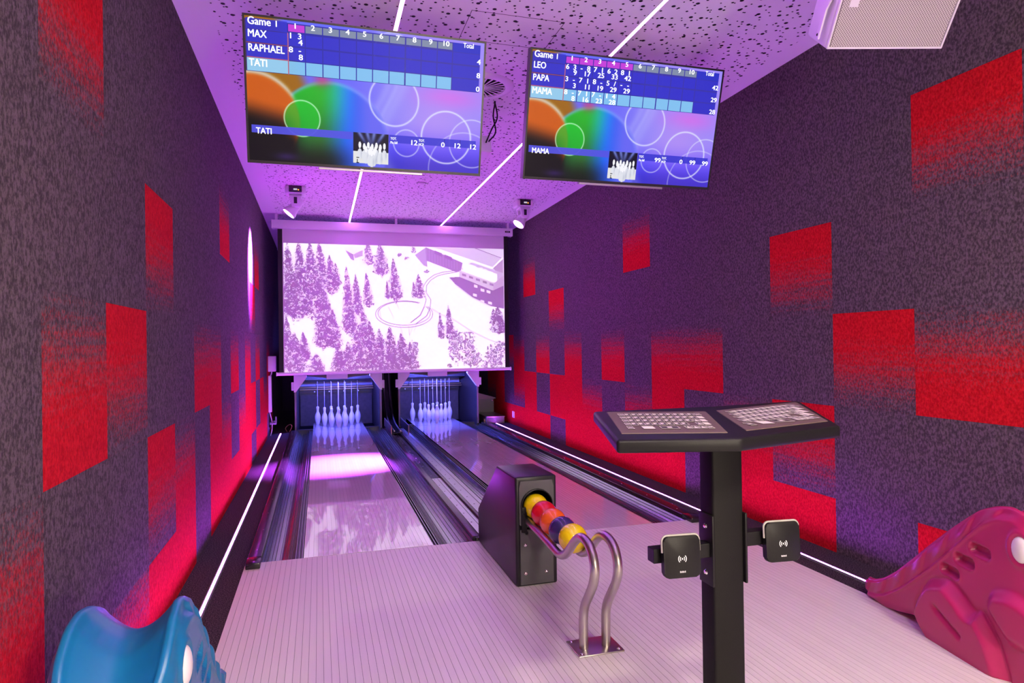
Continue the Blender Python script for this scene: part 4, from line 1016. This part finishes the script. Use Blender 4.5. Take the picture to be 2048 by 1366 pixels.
    for i in range(NS + 1):
        s = L * i / NS; zr, zb, wd = itp(s, zr_t), itp(s, zb_t), itp(s, w_t)
        chan = .012 + .043 * S01(s, 0, .35) + .012 * S01(s, .7, .8); rim = .020
        ring = []
        for j in range(NV + 1):                       # outer side, bottom to rim
            f = j / NV; z = zb + (zr - zb) * f
            tuck = .014 * (1 - f) ** 6 + .004 * S01(f, .9, 1.0) * 2
            ring.append((wd - tuck + relief(s, z), z))
        yt = ring[-1][0]
        for k in range(1, 5):                         # rounded rim
            a = math.pi * k / 5; ring.append((yt - rim / 2 + rim / 2 * math.cos(a), zr + .008 * math.sin(a)))
        yi = yt - rim
        for k in range(0, 9):                         # inner channel
            f = k / 8; y = yi * (1 - f); ring.append((max(y, 0), zr - chan * math.sin(math.pi / 2 * f) ** 1.0))
        cols.append(ring)
    M_ = len(cols[0])
    for sgn in (1, -1):
        o = len(V)
        for i, ring in enumerate(cols):
            for (y, z) in ring: V.append((-L * i / NS, sgn * y, z))
        for i in range(NS):
            for j in range(M_ - 1):
                a = o + i * M_ + j; b_ = a + M_
                F.append((a, a + 1, b_ + 1, b_) if sgn == 1 else (a, b_, b_ + 1, a + 1))
        if sgn == 1: o1 = o
        else: o2 = o
    for i in range(NS):                               # underside
        a, b_ = o1 + i * M_, o1 + (i + 1) * M_; c_, d_ = o2 + i * M_, o2 + (i + 1) * M_; F.append((a, b_, d_, c_))
    for i in (0, NS):                                 # end caps
        lp = [o1 + i * M_ + j for j in range(M_)] + [o2 + i * M_ + j for j in range(M_ - 1, -1, -1)]; F.append(tuple(lp if i == 0 else lp[::-1]))
    me = bpy.data.meshes.new('body'); me.from_pydata(V, [], F); me.validate()
    bm = bmesh.new(); bm.from_mesh(me); bmesh.ops.remove_doubles(bm, verts=bm.verts, dist=.00005); bmesh.ops.recalc_face_normals(bm, faces=bm.faces); bm.to_mesh(me); bm.free()
    for p in me.polygons: p.use_smooth = True
    me.set_sharp_from_angle(angle=math.radians(75)); DRAGON.append(me)
    return place_dragon(me.copy(), label, loc, rz, mcol)
def place_dragon(me, label, loc, rz, mcol):
    t = thing('dragon_ramp', label, 'bowling ramp', loc, None, (0, 0, rz))
    me.materials.append(mcol); link('body', me, t)
    for sgn in (1, -1):
        bm = B(); sphere(bm, (-.835, sgn * .119, .455), 1, 24, sq=(.033, .015, .043)); e = mk('eye', bm, mat('eye_white', (.80, .74, .74), .3), t, local=True, smooth=180)
    return t
M_PINK = mat('pink_plastic', (.46, .018, .115), .34, bump=(160, .05))
M_BLUE = mat('blue_plastic', (.005, .15, .34), .33)
dragon('bright pink plastic dragon shaped bowling ramp beside the red wall', (2.415, 2.375, 0), math.radians(90 - 10.0), M_PINK)
dragon('blue plastic dragon shaped bowling ramp beside the carpeted wall', (-.405, 2.40, 0), math.radians(90), M_BLUE)

# ------------------------------------------------------------------ ceiling fixtures
t = thing('ceiling_vent', 'round ceiling air vent with radial blades between the two screens', 'vent', (1.0, 4.035, ZC))
vc = Vector((1.0, 4.035, ZC))
bm = B(); lathe(bm, [(.150, -.002), (.156, -.014), (.175, -.016), (.205, -.008), (.212, 0)], vc, 40); mk('rim', bm, M_WHMET, t, smooth=40)
bm = B(); lathe(bm, [(0, -.001), (.152, -.001)], vc, 40); mk('dark_opening', bm, M_VOID, t)
bm = B(); lathe(bm, [(0, -.013), (.030, -.012), (.036, -.002)], vc, 24); mk('hub', bm, M_WHMET, t, smooth=40)
bm = B()
for k in range(24):
    a = 2 * math.pi * k / 24; d = Vector((math.cos(a), math.sin(a), 0)); n = Vector((-d.y, d.x, 0))
    p = [vc + d * .03 - n * .002 + Vector((0, 0, -.011)), vc + d * .154 - n * .005 + Vector((0, 0, -.012)), vc + d * .154 + n * .006 + Vector((0, 0, -.006)), vc + d * .03 + n * .002 + Vector((0, 0, -.008))]
    f = bm.faces.new([bm.verts.new(x) for x in p])
    r_ = bmesh.ops.solidify(bm, geom=[f], thickness=.0015)
bl0 = None
bm.free()
bm = B(); prism(bm, [(.030, -.002), (.154, -.006), (.154, .006), (.030, .002)], 'z', -.0125, -.010); bmesh.ops.recalc_face_normals(bm, faces=bm.faces)
bme = bpy.data.meshes.new('blade'); bm.to_mesh(bme); bm.free(); bme.materials.append(M_WHMET)
for k in range(24):
    o = link('blade', bme, t); o.rotation_euler = (0, 0, 2 * math.pi * k / 24)
t = thing('ceiling_sensor', 'small round white ceiling sensor between the two led lines', 'sensor', (1.006, 6.584, ZC))
bm = B(); lathe(bm, [(0, -.02), (.022, -.018), (.034, -.008), (.040, 0)], (1.006, 6.584, ZC), 24); mk('dome', bm, M_WHITE, t, smooth=50)
bm = B(); lathe(bm, [(.040, -.004), (.050, -.003), (.052, 0)], (1.006, 6.584, ZC), 24); mk('ring', bm, M_GREY, t, smooth=50)

t = thing('projector', 'white projector hung from the ceiling behind the larger score screen', 'projector', (1.0, 4.5, 2.47))
bm = B(); box(bm, .84, 1.155, 4.36, 4.66, 2.46, 2.575, bev=.012, seg=3); mk('case', bm, M_WHITE, t, smooth=40)
bm = B(); lathe(bm, [(.030, 0), (.034, .02), (.028, .022), (.024, .012), (0, .010)], (.93, 4.655, 2.52), 20, ax=(0, 1, 0)); mk('lens', bm, M_BLACKGL, t, smooth=40)
bm = B(); tube(bm, [(1.0, 4.5, 2.575), (1.0, 4.5, ZC)], .02, 12); box(bm, .93, 1.07, 4.44, 4.56, 2.574, 2.585); mk('ceiling_mount', bm, M_WHMET, t, smooth=40)
bm = B(); tube(bm, catmull([(1.13, 4.355, 2.53), (1.165, 4.30, 2.58), (1.145, 4.28, 2.68), (1.155, 4.26, ZC)], 6), .005, 6); tube(bm, catmull([(1.11, 4.355, 2.52), (1.14, 4.31, 2.60), (1.17, 4.27, 2.67), (1.15, 4.26, ZC)], 6), .005, 6); mk('cable', bm, M_BLACK, t, smooth=60)

# moving head lights
def moving_head(x, y, aim, label, power, size, blend):
    t = thing('moving_head_light', label, 'stage light', (x, y, ZC))
    bm = B(); box(bm, x - .100, x + .100, y - .085, y + .085, ZC - .085, ZC, bev=.02, seg=3); mk('base', bm, M_WHMET, t, smooth=40)
    bm = B(); box(bm, x - .062, x + .062, y - .090, y - .083, ZC - .068, ZC - .004, bev=.006); pn = mk('display_panel', bm, M_BLACKGL, t)
    bm = B(); box(bm, x - .018, x + .018, y - .0925, y - .0895, ZC - .048, ZC - .032); mk('display', bm, emis('head_display', (.75, .72, .80), .8), pn)
    bm = B(); lathe(bm, [(0, .003), (.006, 0)], (x + .030, y - .0900, ZC - .044), 10, ax=(0, -1, 0)); mk('indicator', bm, emis('head_indicator', (1, .25, .02), 4), pn)
    # yoke
    bm = B()
    prism(bm, [(x - .062, ZC - .085), (x + .062, ZC - .085), (x + .048, ZC - .15), (x + .040, ZC - .215), (x - .040, ZC - .215), (x - .048, ZC - .15)], 'y', y - .078, y - .052, bev=.008)
    prism(bm, [(x - .062, ZC - .085), (x + .062, ZC - .085), (x + .048, ZC - .15), (x + .040, ZC - .215), (x - .040, ZC - .215), (x - .048, ZC - .15)], 'y', y + .052, y + .078, bev=.008)
    box(bm, x - .062, x + .062, y - .078, y + .078, ZC - .105, ZC - .084, bev=.006); yk = mk('yoke', bm, M_WHMET, t, smooth=40)
    bm = B(); box(bm, x - .016, x + .016, y - .081, y - .077, ZC - .180, ZC - .115, bev=.002); mk('label_plate', bm, M_BLACKGL, yk)
    pv = Vector((x, y, ZC - .19)); d = (Vector(aim) - pv).normalized()
    bm = B(); lathe(bm, [(0, -.085), (.032, -.082), (.044, -.06), (.048, 0), (.055, .05), (.070, .085), (.072, .108), (.066, .112), (.064, .100)], pv, 32, ax=d); hd = mk('lamp_head', bm, M_WHMET, t, smooth=40)
    bm = B(); lathe(bm, [(0, .1015), (.040, .101), (.0645, .099)], pv, 32, ax=d); mk('lens', bm, emis('head_lens', (.75, .45, 1.0), 9), hd, smooth=60)
    ld = bpy.data.lights.new('beam', 'SPOT'); ld.energy = power; ld.color = MAG; ld.spot_size = size; ld.spot_blend = blend; ld.shadow_soft_size = .05
    lo_ = bpy.data.objects.new('beam', ld); COL.objects.link(lo_); lo_.parent = t
    p = pv + d * .13 - Vector(t.location); lo_.location = p; lo_.rotation_euler = d.to_track_quat('-Z', 'Y').to_euler()
moving_head(-.212, 7.05, (-.655, 6.98, 2.05), 'white moving head light on the ceiling in front of the hot pink wall', P_SPOT_WALL, math.radians(46), 1.0)
moving_head(2.245, 7.13, (.255, 6.62, 0), 'white moving head light on the ceiling near the red wall', P_SPOT_LANE, math.radians(24.5), 1.0)

# loudspeaker under the ceiling
yw, tl_ = -.265, .692
sp = thing('loudspeaker', 'white loudspeaker with metal grille under the ceiling at the dark wall', 'loudspeaker', (1.933, 2.131, 2.287), None)
sp.rotation_euler = Matrix(((math.cos(yw), -math.sin(yw) * math.cos(tl_), math.sin(yw) * math.sin(tl_)), (math.sin(yw), math.cos(yw) * math.cos(tl_), -math.cos(yw) * math.sin(tl_)), (0, math.sin(tl_), math.cos(tl_)))).to_euler()
W_, H_, D_ = .46, .30, .20
bm = B(); box(bm, -.004, W_ + .004, .006, D_, -.004, H_, bev=.014, seg=3); mk('cabinet', bm, M_WHITE, sp, local=True, smooth=40)
def grille_mat():
    m = bpy.data.materials.new('speaker_grille'); m.use_nodes = True; k = NB(m); b = m.node_tree.nodes['Principled BSDF']
    tc = k.n('ShaderNodeTexCoord'); v = k.n('ShaderNodeTexVoronoi', voronoi_dimensions='2D'); v.inputs['Randomness'].default_value = 0; v.inputs['Scale'].default_value = 98
    mp = k.n('ShaderNodeMapping'); mp.inputs['Rotation'].default_value = (math.radians(90), 0, math.radians(0)); k.l(tc.outputs['Object'], mp.inputs[0])
    sx = k.n('ShaderNodeSeparateXYZ'); k.l(tc.outputs['Object'], sx.inputs[0]); cb = k.n('ShaderNodeCombineXYZ')
    k.l(k.math('ADD', sx.outputs[0], k.math('MULTIPLY', sx.outputs[2], 1)), cb.inputs[0]); k.l(k.math('SUBTRACT', sx.outputs[0], sx.outputs[2]), cb.inputs[1]); k.l(cb.outputs[0], v.inputs['Vector'])
    f = k.ramp(v.outputs['Distance'], .40, .30)
    k.l(k.mix(f, (.60, .57, .52), (.20, .18, .165)), b.inputs['Base Color']); b.inputs['Roughness'].default_value = .5
    return m
bm = B(); box(bm, .012, W_ - .012, -.003, .006, .006, H_ - .012, bev=.002); gr = mk('grille', bm, grille_mat(), sp, local=True)
bm = B(); box(bm, .040, .073, -.0042, -.0028, .150, .196); mk('sticker', bm, M_WHITE, gr, local=True)
bm = B(); box(bm, 0, .008, -.004, .008, 0, H_, bev=.003); box(bm, W_ - .008, W_, -.004, .008, 0, H_, bev=.003); box(bm, 0, W_, -.004, .008, -.002, .006, bev=.003); box(bm, 0, W_, -.004, .008, H_ - .008, H_, bev=.003); mk('frame', bm, M_WHITE, sp, local=True)
bm = B(); prism(bm, [(.05, .02), (.072, .02), (.078, .13), (.11, .17), (.11, .30), (.03, .30), (.03, .17), (.052, .13)], 'x', -.022, -.014, bev=.003); bkt = mk('bracket', bm, M_WHITE, sp, local=True)
for z in (.035, .20, .24):
    bm = B(); lathe(bm, [(0, .004), (.006, .0)], (-.022, .065, z), 10, ax=(-1, 0, 0)); mk('screw', bm, M_BLACK, bkt, local=True)
R_ = sp.rotation_euler.to_matrix(); a = Vector((W_ / 2, .12, H_ + .0)); wp = Vector(sp.location) + R_ @ a
bm = B(); tube(bm, [a, a + R_.inverted() @ Vector((0, 0, ZC - wp.z))], .02, 12); mk('ceiling_pole', bm, M_WHITE, sp, local=True, smooth=40)

# ------------------------------------------------------------------ lamps of the room behind the camera
lp = thing('pendant_lamp_offscreen', 'warm white globe pendant lamp in the room behind the approach', 'lamp', (1.35, -2.0, 1.30))
bm = B(); sphere(bm, (1.35, -2.0, 1.33), .16, 24); mk('globe_offscreen', bm, emis('pendant_glow', (1.0, .88, .68), L_PENDANT), lp, smooth=180)
bm = B(); tube(bm, [(1.35, -2.0, 1.49), (1.35, -2.0, ZC)], .004, 6); lathe(bm, [(.03, 1.48), (.03, 1.53), (0, 1.54)], (1.35, -2.0, 0), 12); lathe(bm, [(.05, ZC - .02), (.05, ZC)], (1.35, -2.0, 0), 16); mk('cord', bm, M_BLACK, lp, smooth=50)
for i, (x, y) in enumerate(((.2, -.9), (1.8, -.9))):
    t = thing('downlight_offscreen', ('round recessed ceiling lamp behind the approach on the side of the %s ramp' % ('blue', 'pink')[i]), 'downlight', (x, y, ZC))
    bm = B(); lathe(bm, [(.095, -.006), (.11, -.006), (.112, 0)], (x, y, ZC), 24); mk('ring', bm, M_WHMET, t, smooth=50)
    bm = B(); lathe(bm, [(0, -.004), (.095, -.004)], (x, y, ZC), 24); mk('lens_offscreen', bm, emis('downlight_glow', (1.0, .88, .68), L_DOWN), t)
